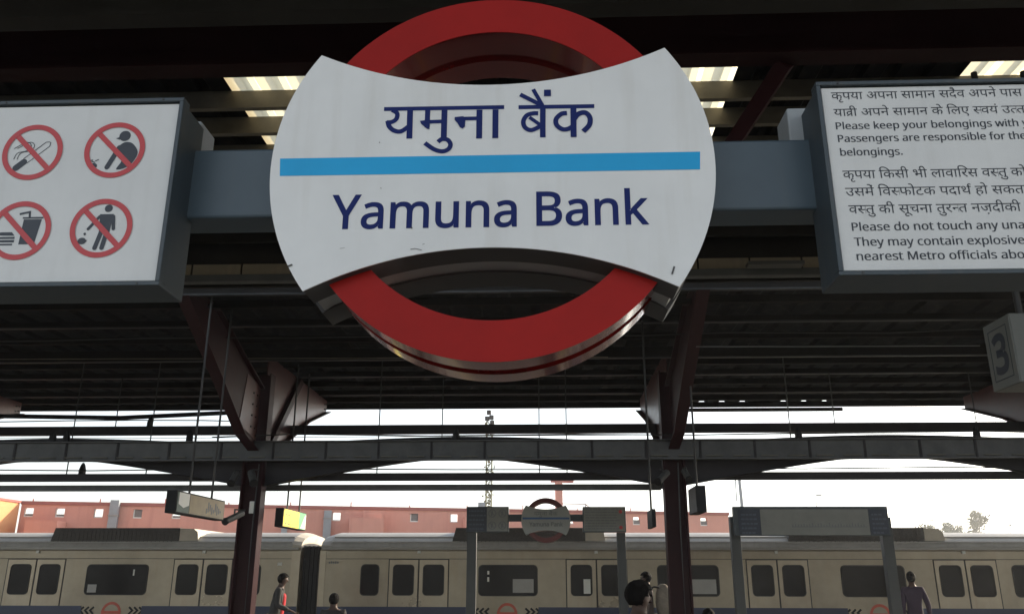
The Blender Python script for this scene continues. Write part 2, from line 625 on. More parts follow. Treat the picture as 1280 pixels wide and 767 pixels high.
def panel_outline(shrink=0.0, n=40):
    Rr = RR_ - shrink
    a = math.asin(min(1, DZT / RR_))
    pts = []
    for i in range(n + 1):                     # right side, bottom to top
        t = -a + 2 * a * i / n
        pts.append((CX_ + Rr * math.cos(t), CZ_ + Rr * math.sin(t)))
    s_ = DZT - MT
    rad = (DX ** 2 + s_ ** 2) / (2 * s_)
    x1 = Rr * math.cos(a)
    for i in range(1, n):                      # top, right to left, sagging
        x = x1 - 2 * x1 * i / n
        pts.append((CX_ + x, CZ_ + MT + rad - math.sqrt(rad ** 2 - x * x) - shrink * 0.6))
    for i in range(n + 1):                     # left side
        t = math.pi - a + 2 * a * i / n
        pts.append((CX_ + Rr * math.cos(t), CZ_ + Rr * math.sin(t)))
    s_ = DZB - MBT
    rad = (DX ** 2 + s_ ** 2) / (2 * s_)
    for i in range(1, n):
        x = -x1 + 2 * x1 * i / n
        pts.append((CX_ + x, CZ_ - MBT - rad + math.sqrt(rad ** 2 - x * x) + shrink * 0.6))
    return pts


rd = thing('station_name_roundel', (CX_, 1.83, 2.08), 'large white and red station name roundel hanging in the middle of the near gantry', 'station sign')
po = panel_outline()
MB().prism(po, 'y', 1.7000, 1.7035).build('face_panel', M_WHITE, rd)
MB().prism(panel_outline(0.0015), 'y', 1.7037, 1.790).build('front_casing', M_SIDE, rd)
MB().prism(panel_outline(0.010), 'y', 1.7902, 1.862).build('seam_strip', M_SEAM, rd)
MB().prism(panel_outline(0.0015), 'y', 1.8622, 1.965).build('rear_casing', M_SIDE, rd)
RCX, RCZ = -0.112, 2.536
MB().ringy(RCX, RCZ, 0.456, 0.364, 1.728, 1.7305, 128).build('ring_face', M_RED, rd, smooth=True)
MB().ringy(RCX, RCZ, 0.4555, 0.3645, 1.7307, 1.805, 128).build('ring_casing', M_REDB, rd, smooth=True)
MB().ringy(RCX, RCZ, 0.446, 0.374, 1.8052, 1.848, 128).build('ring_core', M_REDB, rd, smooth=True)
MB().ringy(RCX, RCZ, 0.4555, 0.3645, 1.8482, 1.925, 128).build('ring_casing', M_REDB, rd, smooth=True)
YF = 1.6993
MB().add([((-0.599, 2.554)[0], YF, (-0.599, 2.554)[1]), ((0.353, 2.553)[0], YF, (0.353, 2.553)[1]),
          ((0.350, 2.509)[0], YF, (0.350, 2.509)[1]), ((-0.596, 2.510)[0], YF, (-0.596, 2.510)[1])],
         [(0, 1, 2, 3)]).build('blue_stripe', M_BLUE, rd)
lat_line('Yamuna', -0.472, -0.058, 2.379, 0.0800, YF, M_NAVY, rd, bold=0.012, name='english_word')
lat_line('Bank', -0.015, 0.232, 2.380, 0.0795, YF, M_NAVY, rd, bold=0.012, name='english_word')
# Hindi name drawn stroke by stroke
PXW = 0.000425
strokes = [
    ([(-0.3660, 2.6770), (-0.0870, 2.6760)], 24), ([(-0.0540, 2.6750), (0.1200, 2.6740)], 24),
    ([(-0.3050, 2.6730), (-0.3040, 2.5990)], 32),
    (smooth2([(-0.3470, 2.6740), (-0.3350, 2.6650), (-0.3360, 2.6510), (-0.3460, 2.6430), (-0.3580, 2.6420)]), 25),
    (smooth2([(-0.3560, 2.6460), (-0.3520, 2.6320), (-0.3410, 2.6210), (-0.3240, 2.6180), (-0.3050, 2.6320)]), 26),
    ([(-0.2250, 2.6710), (-0.2250, 2.5970)], 32), ([(-0.2640, 2.6720), (-0.2640, 2.6270)], 28), ([(-0.2710, 2.6410), (-0.2260, 2.6420)], 22),
    (smooth2([(-0.2380, 2.5890), (-0.2290, 2.5960), (-0.2160, 2.5940), (-0.2090, 2.5820), (-0.2140, 2.5700), (-0.2280, 2.5650), (-0.2470, 2.5710), (-0.2680, 2.5870)]), 25),
    ([(-0.1440, 2.6700), (-0.1440, 2.5960)], 32), ([(-0.1930, 2.6480), (-0.1450, 2.6480)], 22),
    ([(-0.1070, 2.6700), (-0.1070, 2.5960)], 32),
    ([(0.0020, 2.6760), (0.0010, 2.5960)], 30),
    (smooth2([(-0.0090, 2.6580), (-0.0210, 2.6580), (-0.0350, 2.6530), (-0.0430, 2.6380), (-0.0390, 2.6220), (-0.0240, 2.6150), (0.0000, 2.6270)]), 25),
    ([(-0.0290, 2.6480), (-0.0000, 2.6240)], 20),
    ([(-0.0500, 2.7080), (0.0000, 2.6780)], 24), ([(-0.0200, 2.7210), (0.0010, 2.6780)], 22),
    ([(0.0720, 2.6740), (0.0710, 2.5950)], 32),
    (smooth2([(0.0570, 2.6570), (0.0440, 2.6550), (0.0320, 2.6420), (0.0330, 2.6270), (0.0450, 2.6160), (0.0580, 2.6160), (0.0710, 2.6230)]), 26),
    (smooth2([(0.0720, 2.6390), (0.0830, 2.6540), (0.0990, 2.6570), (0.1090, 2.6440), (0.1070, 2.6250), (0.0930, 2.6090)]), 28),
]
hi = MB()
for k, (pts, w) in enumerate(strokes):
    vs, fs = thick(pts, w * PXW)
    hi.add([(a, YF - 0.00004 * k, b) for a, b in vs], fs)
for k, poly in enumerate([
        [(-0.2810, 2.6440), (-0.2610, 2.6460), (-0.2580, 2.6220), (-0.2640, 2.6230), (-0.2780, 2.6360)],
        [(-0.2010, 2.6520), (-0.1810, 2.6540), (-0.1760, 2.6470), (-0.1770, 2.6270), (-0.1820, 2.6220), (-0.1880, 2.6250), (-0.1940, 2.6360), (-0.2010, 2.6450)],
        [(0.0050, 2.7190), (0.0210, 2.7190), (0.0210, 2.7020), (0.0050, 2.7020)]]):
    hi.add([(a, YF - 0.0009 - 0.00004 * k, b) for a, b in poly], [tuple(range(len(poly)))])
hi.build('hindi_name', M_NAVY, rd)
# scuffs and chips on the face
sf = MB()
for pts, w in (([(-0.291, 2.327), (-0.281, 2.329), (-0.266, 2.325)], 0.0012), ([(-0.559, 2.291), (-0.549, 2.295)], 0.004),
               ([(0.280, 2.280), (0.274, 2.262)], 0.004), ([(-0.373, 2.591), (-0.371, 2.589)], 0.002),
               ([(-0.291, 2.380), (-0.289, 2.376)], 0.003), ([(-0.447, 2.331), (-0.436, 2.333)], 0.0007),
               ([(-0.364, 2.476), (-0.362, 2.474)], 0.0015), ([(-0.265, 2.338), (-0.260, 2.340)], 0.001)):
    vs, fs = thick(pts, w)
    sf.add([(a, YF - 0.0011, b) for a, b in vs], fs)
sf.build('scuff_marks', M_STAIN, rd)
for sx_ in (-1, 1):
    for zz in (2.49, 2.60):
        MB().box(CX_ + sx_ * 0.33 - 0.03, CX_ + sx_ * 0.33 + 0.03, 1.9655, 1.99, zz - 0.02, zz + 0.02).build('clamp', M_BEAM, rd)


def board(name, x0, x1, z0, z1, label, seam_side):
    b = thing(name, ((x0 + x1) / 2, 1.77, z0), label, 'information board')
    fw = 0.010
    # outer casing (slightly smaller, behind) and front frame of four mitred members
    MB().box(x0 + 0.006, x1 - 0.006, 1.735, 1.838, z0 + 0.004, z1 - 0.006).build('casing', M_FRAME, b, bevel=0.003)
    f = MB()
    for (a0, a1, c0, c1) in ((x0, x1, z1 - fw, z1), (x0, x1, z0, z0 + fw), (x0, x0 + fw, z0 + fw, z1 - fw), (x1 - fw, x1, z0 + fw, z1 - fw)):
        MB().box(a0, a1, 1.700, 1.7348, c0, c1).build('frame_member', M_FRAME, b, bevel=0.0015)
    MB().box(x0 + fw, x1 - fw, 1.712, 1.7345, z0 + fw, z1 - fw).build('rubber_seal', M_SEAL, b)
    e = 0.003
    MB().box(x0 + fw + e, x1 - fw - e, 1.708, 1.7118, z0 + fw + e, z1 - fw - e).build('face_panel', M_BOARD, b, bevel=0.001)
    sw = None
    for xx in (x0 + 0.05, (x0 + x1) / 2, x1 - 0.05):
        for zz in (z0 + 0.005, z1 - 0.005):
            q = MB().tube([(xx, 1.6985, zz), (xx, 1.6999, zz)], 0.0028, 10).build('screw', M_SCREW, b)
    for xx in ((x0 + 0.16), (x1 - 0.16)):
        MB().box(xx - 0.04, xx + 0.04, 1.8382, 1.90, 2.6385, 2.70).build('mount_bracket', M_BLOCK, b)
    return b


# left board with the prohibition pictograms
lb = board('pictogram_board', -1.70, -0.842, 2.252, 2.720, 'white board of red prohibition circles at the left of the near gantry', 1)
MB().box(-0.935, -0.858, 1.8385, 1.93, 2.6382, 2.738).build('mount_block', M_BLOCK, lb, bevel=0.004)
YB = 1.7075


def disc(mb, cx, cz, r, y, n=40, sx=1.0, rot=0.0):
    pts = []
    for i in range(n):
        a = 2 * math.pi * i / n
        u, w = r * sx * math.cos(a), r * math.sin(a)
        c, s = math.cos(R(rot)), math.sin(R(rot))
        pts.append((cx + u * c - w * s, y, cz + u * s + w * c))
    mb.add(pts, [tuple(range(n))])


def ann(mb, cx, cz, ro, ri, y, n=64):
    v = []
    for i in range(n):
        a = 2 * math.pi * i / n
        v.append((cx + ro * math.cos(a), y, cz + ro * math.sin(a)))
        v.append((cx + ri * math.cos(a), y, cz + ri * math.sin(a)))
    mb.add(v, [(2 * i, 2 * ((i + 1) % n), 2 * ((i + 1) % n) + 1, 2 * i + 1) for i in range(n)])


def capsule(mb, p, q, w, y, n=8):
    p = Vector(p); q = Vector(q)
    d = (q - p).normalized()
    nrm = Vector((-d.y, d.x))
    v = []
    for base, sgn in ((q, 1), (p, -1)):
        for i in range(n + 1):
            a = -math.pi / 2 + math.pi * i / n
            v.append(base + (d * math.cos(a) * sgn + nrm * math.sin(a) * sgn) * w / 2)
    mb.add([(a.x, y, a.y) for a in v], [tuple(range(len(v)))])


def poly(mb, pts, y):
    mb.add([(a, y, b) for a, b in pts], [tuple(range(len(pts)))])


def rect_c(mb, cx, cz, w, h, rot, y):
    c, s = math.cos(R(rot)), math.sin(R(rot))
    poly(mb, [(cx + a * c - b * s, cz + a * s + b * c) for a, b in ((-w / 2, -h / 2), (w / 2, -h / 2), (w / 2, h / 2), (-w / 2, h / 2))], y)


C1, C2, C3, C4 = (-1.188, 2.586), (-0.993, 2.588), (-1.182, 2.389), (-0.995, 2.392)
RO, RI = 0.0715, 0.0590
S = 0.0715
for k, (cx, cz) in enumerate((C1, C2, C3, C4)):
    y = YB
    b = MB()
    if k == 0:      # cigarette
        ox, oz = cx - 0.012 * S / 0.07, cz - 0.004
        a, c = (cx - 0.033, cz - 0.040), (cx + 0.033, cz + 0.020)
        d = Vector((c[0] - a[0], c[1] - a[1])).normalized(); n_ = Vector((-d.y, d.x))
        h = 0.0075
        b1, b2 = Vector(a) + d * 0.026, Vector(c)
        capsule(b, a, tuple(Vector(a) + d * 0.022), 0.016, y)
        for s_ in (1, -1):
            vs, fs = thick([tuple(b1 + n_ * h * s_), tuple(b2 + n_ * h * s_)], 0.0018)
            b.add([(p, y - 0.0001, q) for p, q in vs], fs)
        vs, fs = thick(smooth2([tuple(b2 + n_ * h), tuple(b2 + d * 0.007), tuple(b2 - n_ * h)]), 0.0018)
        b.add([(p, y - 0.0002, q) for p, q in vs], fs)
        for off in (0, 0.008):
            vs, fs = thick(smooth2([(cx - 0.042 + off, cz - 0.018), (cx - 0.036 + off, cz - 0.002), (cx - 0.015 + off, cz + 0.004),
                                    (cx - 0.006 + off, cz + 0.016), (cx - 0.018 + off, cz + 0.026), (cx - 0.046 + off, cz + 0.010)]), 0.0016)
            b.add([(p, y - 0.0003 - off * 0.01, q) for p, q in vs], fs)
    elif k == 1:    # man spitting
        disc(b, cx + 0.019, cz + 0.036, 0.0135, y)
        poly(b, [(cx + 0.008, cz + 0.034), (cx - 0.002, cz + 0.030), (cx + 0.008, cz + 0.026)], y - 0.0001)
        poly(b, smooth2([(cx + 0.010, cz + 0.012), (cx + 0.022, cz + 0.020), (cx + 0.040, cz + 0.016), (cx + 0.055, cz - 0.006),
                         (cx + 0.048, cz - 0.030), (cx + 0.032, cz - 0.046), (cx + 0.010, cz - 0.050), (cx + 0.020, cz - 0.028), (cx + 0.008, cz - 0.012), (cx + 0.010, cz + 0.012)], 4)[:-1], y - 0.0002)
        capsule(b, (cx + 0.010, cz + 0.006), (cx - 0.012, cz - 0.044), 0.012, y - 0.0003)
        for q in ((-0.052, -0.026, 12), (-0.046, -0.030, -20), (-0.038, -0.026, 25), (-0.043, -0.036, 0)):
            rect_c(b, cx + q[0], cz + q[1], 0.009, 0.0022, q[2], y - 0.0004)
        disc(b, cx - 0.045, cz - 0.040, 0.007, y - 0.0005, sx=1.3)
    elif k == 2:    # food and drink
        poly(b, [(cx + 0.004, cz + 0.027), (cx + 0.046, cz + 0.027), (cx + 0.038, cz - 0.034), (cx + 0.002, cz - 0.034)], y)
        rect_c(b, cx + 0.025, cz + 0.0305, 0.048, 0.004, 0, y - 0.0001)
        vs, fs = thick([(cx + 0.017, cz + 0.030), (cx + 0.015, cz + 0.045), (cx - 0.008, cz + 0.040)], 0.005)
        b.add([(p, y - 0.0002, q) for p, q in vs], fs)
        poly(b, [(cx - 0.050, cz - 0.012), (cx - 0.045, cz - 0.004), (cx - 0.018, cz - 0.004), (cx - 0.010, cz - 0.013)], y)
        rect_c(b, cx - 0.030, cz - 0.018, 0.042, 0.005, 0, y)
        rect_c(b, cx - 0.030, cz - 0.026, 0.042, 0.006, 0, y)
        rect_c(b, cx - 0.030, cz - 0.034, 0.036, 0.004, 0, y)
    else:           # man dropping litter
        disc(b, cx + 0.010, cz + 0.048, 0.0092, y)
        poly(b, [(cx - 0.008, cz + 0.034), (cx + 0.024, cz + 0.034), (cx + 0.020, cz - 0.012), (cx - 0.004, cz - 0.012)], y - 0.0001)
        capsule(b, (cx + 0.024, cz + 0.028), (cx + 0.028, cz - 0.002), 0.008, y - 0.0002)
        capsule(b, (cx - 0.008, cz + 0.028), (cx - 0.030, cz - 0.002), 0.007, y - 0.0003)
        capsule(b, (cx + 0.001, cz - 0.010), (cx - 0.008, cz - 0.048), 0.0105, y - 0.0004)
        capsule(b, (cx + 0.014, cz - 0.010), (cx + 0.008, cz - 0.048), 0.0105, y - 0.0005)
        rect_c(b, cx - 0.036, cz - 0.014, 0.005, 0.006, 30, y)
        disc(b, cx - 0.040, cz - 0.031, 0.008, y - 0.0003, sx=1.2)
        poly(b, [(cx - 0.054, cz - 0.032), (cx - 0.028, cz - 0.029), (cx - 0.030, cz - 0.033)], y - 0.0005)
    b.build('pictogram', M_PICT, lb)
    rr = MB()
    ann(rr, cx, cz, RO, RI, y - 0.0012)
    L_ = (RO + RI) / 2
    dd = L_ * math.sqrt(0.5)
    vs, fs = thick([(cx - dd, cz + dd), (cx + dd, cz - dd)], 0.0125)
    rr.add([(p, y - 0.0010, q) for p, q in vs], fs)
    rr.build('prohibition_ring', M_PROH, lb)
# navy notice field at the far end of the left board
MB().box(-1.677, -1.38, 1.7070, 1.7078, 2.276, 2.696).build('navy_field', M_SNAVY, lb)

# right board with the bilingual notice
rb = board('notice_board', 0.627, 1.64, 2.256, 2.727, 'white board of black Hindi and English notice lines right of the near gantry roundel', -1)
MB().box(0.600, 0.672, 1.8385, 1.93, 2.6382, 2.742).build('mount_block', M_BLOCK, rb, bevel=0.004)
Y0 = 1.7074
H = lambda c: ('h', c)
SZ = 0.0292
dev_line(['\u0915\u0943\u092a\u092f\u093e ', '\u0905\u092a\u0928\u093e ', '\u0938\u093e\u092e\u093e\u0928 ', '\u0938\u0926\u0948\u0935 ', '\u0905\u092a\u0928\u0947 ', '\u092a\u093e\u0938 ', '\u0930\u0916\u0947\u0902\u0964'],
         0.661, 1.088, 2.701, Y0, M_INK, rb, upto=6, size=SZ, bold=0.006)
dev_line(['\u092f\u093e', ('tra',), '\u0940 ', '\u0905\u092a\u0928\u0947 ', '\u0938\u093e\u092e\u093e\u0928 ', '\u0915\u0947 ', '\u093f\u0932\u090f ', H('\u0938'), '\u0935\u092f\u0902 ', '\u0909', H('\u0924'), '\u0924', '\u0930\u0926\u093e\u092f\u0940 \u0939\u0948\u0902\u0964'],
         0.662, 1.087, 2.658, Y0, M_INK, rb, upto=12, size=SZ, bold=0.006)
lat_line('Please keep your belongings with you.', 0.663, 1.065, 2.607, 0.0178, Y0, M_INK, rb, upto='Please keep your belongings with', bold=0.0, fat=0.0009)
lat_line('Passengers are responsible for their', 0.664, 1.076, 2.575, 0.0178, Y0, M_INK, rb, upto='Passengers are responsible for the', bold=0.0, fat=0.0009)
lat_line('belongings.', 0.665, 0.801, 2.541, 0.0178, Y0, M_INK, rb, bold=0.0, fat=0.0009)
dev_line(['\u0915\u0943\u092a\u092f\u093e ', '\u093f\u0915\u0938\u0940 ', '\u092d\u0940 ', '\u0932\u093e\u0935\u093e\u093f\u0930\u0938 ', '\u0935', H('\u0938'), '\u0924\u0941 ', '\u0915\u094b ', '\u0928 \u091b\u0941\u090f\u0902\u0964'],
         0.664, 1.062, 2.503, Y0, M_INK, rb, upto=8, size=SZ * 1.05, bold=0.006)
dev_line(['\u0909\u0938\u092e\u0947\u0902 ', '\u093f\u0935', H('\u0938'), '\u092b\u094b\u091f\u0915 ', '\u092a\u0926\u093e\u0930\u094d\u0925'.replace('\u0930\u094d', ''), ('reph',), ' \u0939\u094b ', '\u0938\u0915\u0924\u093e ', '\u0939\u0948\u0964'],
         0.665, 1.058, 2.461, Y0, M_INK, rb, upto=8, size=SZ * 1.05, bold=0.006)
dev_line(['\u0935', H('\u0938'), '\u0924\u0941 ', '\u0915\u0940 ', '\u0938\u0942\u091a\u0928\u093e ', '\u0924\u0941\u0930', H('\u0928'), '\u0924 ', '\u0928\u091c\u093c\u0926\u0940\u0915\u0940 ', '\u092e\u0947\u091f\u094d\u0930\u094b'.replace('\u094d', '')],
         0.667, 1.035, 2.419, Y0, M_INK, rb, upto=9, size=SZ * 1.05, bold=0.006)
lat_line('Please do not touch any unattended', 0.669, 1.034, 2.360, 0.0190, Y0, M_INK, rb, upto='Please do not touch any una', bold=0.0, fat=0.0009)
lat_line('They may contain explosives. Inform', 0.670, 1.028, 2.325, 0.0190, Y0, M_INK, rb, upto='They may contain explosive', bold=0.0, fat=0.0009)
lat_line('nearest Metro officials about them.', 0.671, 1.022, 2.292, 0.0190, Y0, M_INK, rb, upto='nearest Metro officials abo', bold=0.0, fat=0.0009)

# ================================================================== NEAR CANOPY


def corrugated(x0, x1, y0, y1, z, pitch=0.25, h=0.035):
    mb = MB()
    n = int(round((x1 - x0) / pitch))
    prof = []
    for i in range(n):
        a = x0 + i * pitch
        prof += [(a, z), (a + pitch * 0.55, z), (a + pitch * 0.66, z + h), (a + pitch * 0.89, z + h)]
    prof.append((x1, z))
    k = len(prof)
    v = [(p[0], y0, p[1]) for p in prof] + [(p[0], y1, p[1]) for p in prof]
    mb.add(v, [(i, i + 1, k + i + 1, k + i) for i in range(k - 1)])
    return mb


nc = thing('near_canopy', (0, 3.5, 0), 'dark corrugated canopy roof over the near platform with bright skylight strips', 'platform canopy')
ZR = 5.35
XA, XB = -15.0, 15.0
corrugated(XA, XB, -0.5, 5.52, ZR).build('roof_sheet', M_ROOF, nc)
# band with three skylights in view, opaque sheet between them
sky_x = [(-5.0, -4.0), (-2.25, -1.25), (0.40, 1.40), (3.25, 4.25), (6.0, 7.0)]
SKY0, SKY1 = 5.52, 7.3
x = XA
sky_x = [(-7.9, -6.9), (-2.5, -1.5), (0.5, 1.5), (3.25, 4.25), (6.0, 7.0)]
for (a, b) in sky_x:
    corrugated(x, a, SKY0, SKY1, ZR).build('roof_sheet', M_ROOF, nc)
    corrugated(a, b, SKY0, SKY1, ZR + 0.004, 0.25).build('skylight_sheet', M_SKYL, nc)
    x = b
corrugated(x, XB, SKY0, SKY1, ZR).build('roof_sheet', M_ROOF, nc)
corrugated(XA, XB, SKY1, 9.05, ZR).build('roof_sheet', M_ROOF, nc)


def purlin(parent, y, zt, h, m, w=0.05, xa=XA, xb=XB, lip=True, name='purlin'):
    mb = MB().box(xa, xb, y, y + 0.006, zt - h, zt)
    mb.box(xa, xb, y + 0.0062, y + w, zt - h, zt - h + 0.006)
    mb.box(xa, xb, y + 0.0062, y + w, zt - 0.006, zt)
    return mb.build(name, m, parent)


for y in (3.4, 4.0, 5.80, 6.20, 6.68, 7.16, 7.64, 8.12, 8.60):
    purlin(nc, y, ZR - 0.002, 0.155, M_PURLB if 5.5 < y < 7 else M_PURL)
# main girder across, with lit lower flange edge
MB().box(XA, XB, 4.91, 4.93, 4.966, 5.30).box(XA, XB, 4.84, 5.00, 4.945, 4.965).build('girder', M_GIRD, nc)
MB().box(XA, XB, 4.30, 4.32, 4.93, 5.14).box(XA, XB, 4.24, 4.38, 4.905, 4.928).build('girder', M_PURL, nc)
# cross rafters
for xx in (-5.6, -0.2, 2.2, 8.0):
    MB().prism([(3.2, 5.30), (8.8, 5.30), (8.8, 5.19), (6.0, 5.10), (3.2, 5.10)], 'x', xx - 0.04, xx + 0.04)
# red raking brace at the right
br = MB()
br.prism([(4.98, 4.93), (5.16, 4.98), (5.16, 4.70), (4.98, 4.72)], 'x', 1.50, 1.72)
MB().tube([(1.653, 4.980, 4.959), (1.387, 5.600, 4.658)], 0.075, 4).build('raking_brace', M_MAR, nc)
# eave
MB().box(XA, XB, 9.0, 9.03, 4.80, 5.348).build('eave_plate', M_PURL, nc)
MB().box(XA, XB, 8.965, 8.995, 5.065, 5.19).build('eave_rail', M_PURL, nc)
ev = None
for i in range(-25, 25):
    b0 = i * 0.58
    if ev is None:
        ev = MB().box(b0 + 0.012, b0 + 0.568, 8.94, 8.962, 4.925, 5.058).build('eave_panel', M_TAN, nc)
        i0 = i
    else:
        inst(ev, (i - i0) * 0.58)
MB().box(XA, XB, 8.90, 8.997, 4.83, 4.918).build('gutter', M_GUT, nc)
MB().box(XA, XB, 8.885, 8.899, 4.80, 4.832).build('gutter_lip', M_EDGE, nc)
for xx in (-13.5, -6.0, 6.0, 13.5):
    MB().box(xx - 0.15, xx + 0.15, 3.0, 3.3, 0, 5.30).build('column', M_MAR, nc)
# tube light fittings under the eave
for (u, v) in ((975, 347),):
    MB().box(2.223, 2.825, 8.62, 8.76, 4.86, 4.90).build('light_fitting', M_LAMP, nc)

# ================================================================== OPPOSITE CANOPY
oc = thing('opposite_canopy', (0, 15, 0), 'long dark canopy on maroon branching columns over the opposite platform', 'platform canopy')
ZO = 5.72
OX0, OX1 = -30.0, 27.5
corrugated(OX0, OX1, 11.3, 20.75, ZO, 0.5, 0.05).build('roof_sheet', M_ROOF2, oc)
for k, y in enumerate((11.35, 12.25, 13.3, 14.3, 15.25, 16.2, 17.1, 18.0, 18.95, 19.75, 20.6)):
    hgt = 0.22 if k in (0, 4) else (0.13 if k == 10 else 0.12)
    MB().box(OX0, OX1, y, y + 0.05, ZO - hgt + 0.025, ZO - 0.003).build('purlin', M_RIB, oc)
    MB().box(OX0, OX1, y - 0.012, y + 0.062, ZO - hgt, ZO - hgt + 0.0245).build('purlin_flange', M_RIBE if k % 2 == 0 else M_RIB, oc)
cols_x = (-20.27, -12.76, -5.25, 2.26, 9.77, 17.28, 24.79)
proto = None
YC = 15.0


def column_parts(cx):
    c = MB()
    # H section: two flanges facing +-X, web between
    c.box(cx - 0.19, cx - 0.16, YC, YC + 0.26, 0.02, 5.2)
    c.box(cx + 0.16, cx + 0.19, YC, YC + 0.26, 0.02, 5.2)
    c.box(cx - 0.1598, cx + 0.1598, YC + 0.14, YC + 0.16, 0.02, 5.2)
    c.box(cx - 0.30, cx + 0.30, YC - 0.06, YC + 0.36, 0.0, 0.019)
    return c


for i, cx in enumerate(cols_x):
    if i == 0:
        col0 = column_parts(cx).build('column', M_MAR, oc)
        # near arm: raking I section rising to the near roof edge
        arm = MB()
        lo = [(14.98, 3.75), (14.2, 3.95), (13.0, 4.62), (11.35, 5.50)]
        up = [(11.35, 5.68), (12.6, 5.66), (14.0, 5.20), (14.98, 4.9)]
        arm.prism(lo + up, 'x', cx - 0.01, cx + 0.01)
        for ln in (lo, up):
            for a, b in zip(ln, ln[1:]):
                arm.prism([a, b, (b[0], b[1] + 0.022), (a[0], a[1] + 0.022)], 'x', cx - 0.095, cx + 0.095)
        arm.build('near_arm', M_MAR, col0)
        fa = MB()
        lo = [(15.32, 3.75), (16.3, 4.02), (18.0, 4.80), (19.7, 5.34)]
        up = [(19.7, 5.62), (15.32, 5.62)]
        fa.prism(lo + up, 'x', cx - 0.012, cx + 0.012)
        for a, b in zip(lo, lo[1:]):
            fa.prism([a, b, (b[0], b[1] + 0.02), (a[0], a[1] + 0.02)], 'x', cx - 0.13, cx + 0.13)
        fa.build('far_arm', M_GUSS, col0)
        st = MB()
        st.prism([(15.4, 3.8), (15.52, 3.72), (17.4, 5.55), (17.2, 5.6)], 'x', cx + 0.0125, cx + 0.10)
        st.build('stiffener', M_MAR, col0)
        gp = MB().prism([(14.97, 3.95), (14.97, 4.95), (14.25, 5.02), (14.05, 4.10)], 'x', cx + 0.0105, cx + 0.022)
        gp.build('gusset_plate', M_GUSS, col0)
        bo = MB()
        for (yy, zz) in ((14.62, 4.15), (14.62, 4.35), (14.62, 4.55), (14.62, 4.75), (14.82, 4.15), (14.82, 4.35), (14.82, 4.55), (14.82, 4.75)):
            bo.tube([(cx + 0.0222, yy, zz), (cx + 0.040, yy, zz)], 0.018, 6)
        for (yy, zz) in ((19.5, 5.38), (19.62, 5.40), (19.5, 5.50), (19.62, 5.52), (15.6, 4.2), (15.6, 4.5), (15.6, 4.8)):
            bo.tube([(cx + 0.0122, yy, zz), (cx + 0.030, yy, zz)], 0.018, 6)
        bo.build('bolts', M_DARK, col0, kind='stuff')
        cd = MB().tube([(cx + 0.06, YC + 0.10, 0.03), (cx + 0.06, YC + 0.10, 2.4), (cx + 0.08, YC + 0.09, 3.55)], 0.012, 6)
        cd.build('conduit', M_TRAY, col0)
    else:
        c = inst(col0, cx - cols_x[0])
        for ch in list(col0.children):
            d = ch.copy(); col.objects.link(d); d.parent = c
# arched girder bays between columns
bay = None
for i in range(len(cols_x) - 1):
    a, b = cols_x[i] + 0.195, cols_x[i + 1] - 0.195
    if bay is None:
        L = b - a
        mid = L / 2
        top, bot = [], []
        N = 28
        for k in range(N + 1):
            s = k / N * L
            t_ = abs(s - mid) / mid
            top.append((a + s, 4.035 - 0.15 * t_ ** 1.7))
            dist = mid - abs(s - mid)
            f = max(0.0, 1 - dist / 2.9)
            bot.append((a + s, 3.62 - 0.46 * f ** 1.15))
        bm_ = MB().prism(top + bot[::-1], 'y', 15.14, 15.165)
        for k in range(N):
            (p0, q0), (p1, q1) = bot[k], bot[k + 1]
            bm_.add([(p0, 15.05, q0), (p1, 15.05, q1), (p1, 15.26, q1), (p0, 15.26, q0)], [(0, 1, 2, 3)])
        bay = bm_.build('arched_girder', M_TIE, oc)
        b0 = cols_x[0]
    else:
        inst(bay, cols_x[i] - b0)
# long tie beam / service duct across the column fronts
MB().box(OX0, OX1, 14.93, 14.945, 3.60, 3.915).box(OX0, OX1, 14.86, 14.985, 3.58, 3.5985).box(OX0, OX1, 14.86, 14.985, 3.917, 3.932).build('service_duct', M_TRAY, oc)
tr = None
for k in range(120):
    xx = OX0 + 0.3 + k * 0.478
    if tr is None:
        tr = MB().box(xx, xx + 0.30, 14.885, 14.925, 3.64, 3.652).build('duct_trim', M_PURLB, oc)
    else:
        inst(tr, k * 0.478)
bk = None
for k in range(60):
    xx = OX0 + 0.4 + k * 0.95
    if bk is None:
        bk = MB().box(xx, xx + 0.04, 14.915, 14.929, 3.60, 3.91).build('duct_bracket', M_TIE, oc)
        bx0 = xx
    else:
        inst(bk, xx - bx0)
MB().box(OX0, OX1, 17.0, 17.12, 4.393, 4.573).build('tie_beam', M_TIE, oc)
MB().box(OX0, OX1, 15.32, 15.42, 3.273, 3.408).build('tie_beam', M_TIE, oc)
MB().box(OX0, 2.086, 15.56, 15.64, 3.119, 3.227).build('cable_tray', M_TRAY, oc)
MB().box(2.086 + 0.001, 2.173 + 0.05, 15.57, 15.63, 3.141, 3.198).build('tray_end', M_TRAY, oc)
# catenary-like cable bundle at the left, under the roof edge
MB().tube([(-30, 17.3, 5.0), (-16, 17.3, 4.93), (-12, 17.3, 4.86), (-9, 17.3, 4.80), (-6.6, 17.3, 4.90), (-5.5, 17.3, 4.98)], 0.05, 5).build('cable_bundle', M_TIE, oc)
rnd = random.Random(5)
for (y_, z_, x0_, x1_) in ((16.9, 4.66, -30, -5.4), (14.88, 4.02, -6, 27), (13.1, 5.35, -30, 27), (15.3, 3.47, -30, 27)):
    pts_ = []
    x_ = x0_
    while x_ < x1_:
        pts_.append((x_, y_, z_ + rnd.uniform(-0.03, 0.03)))
        x_ += rnd.uniform(1.2, 2.6)
    MB().tube(pts_, 0.012, 5).build('loose_cable', M_ROD, oc)
# hanger rods and small junction boxes / lamps on the beams
def rod(x, y, z0, z1, r=0.012):
    return MB().tube([(x, y, z0), (x, y, z1)], r, 5)


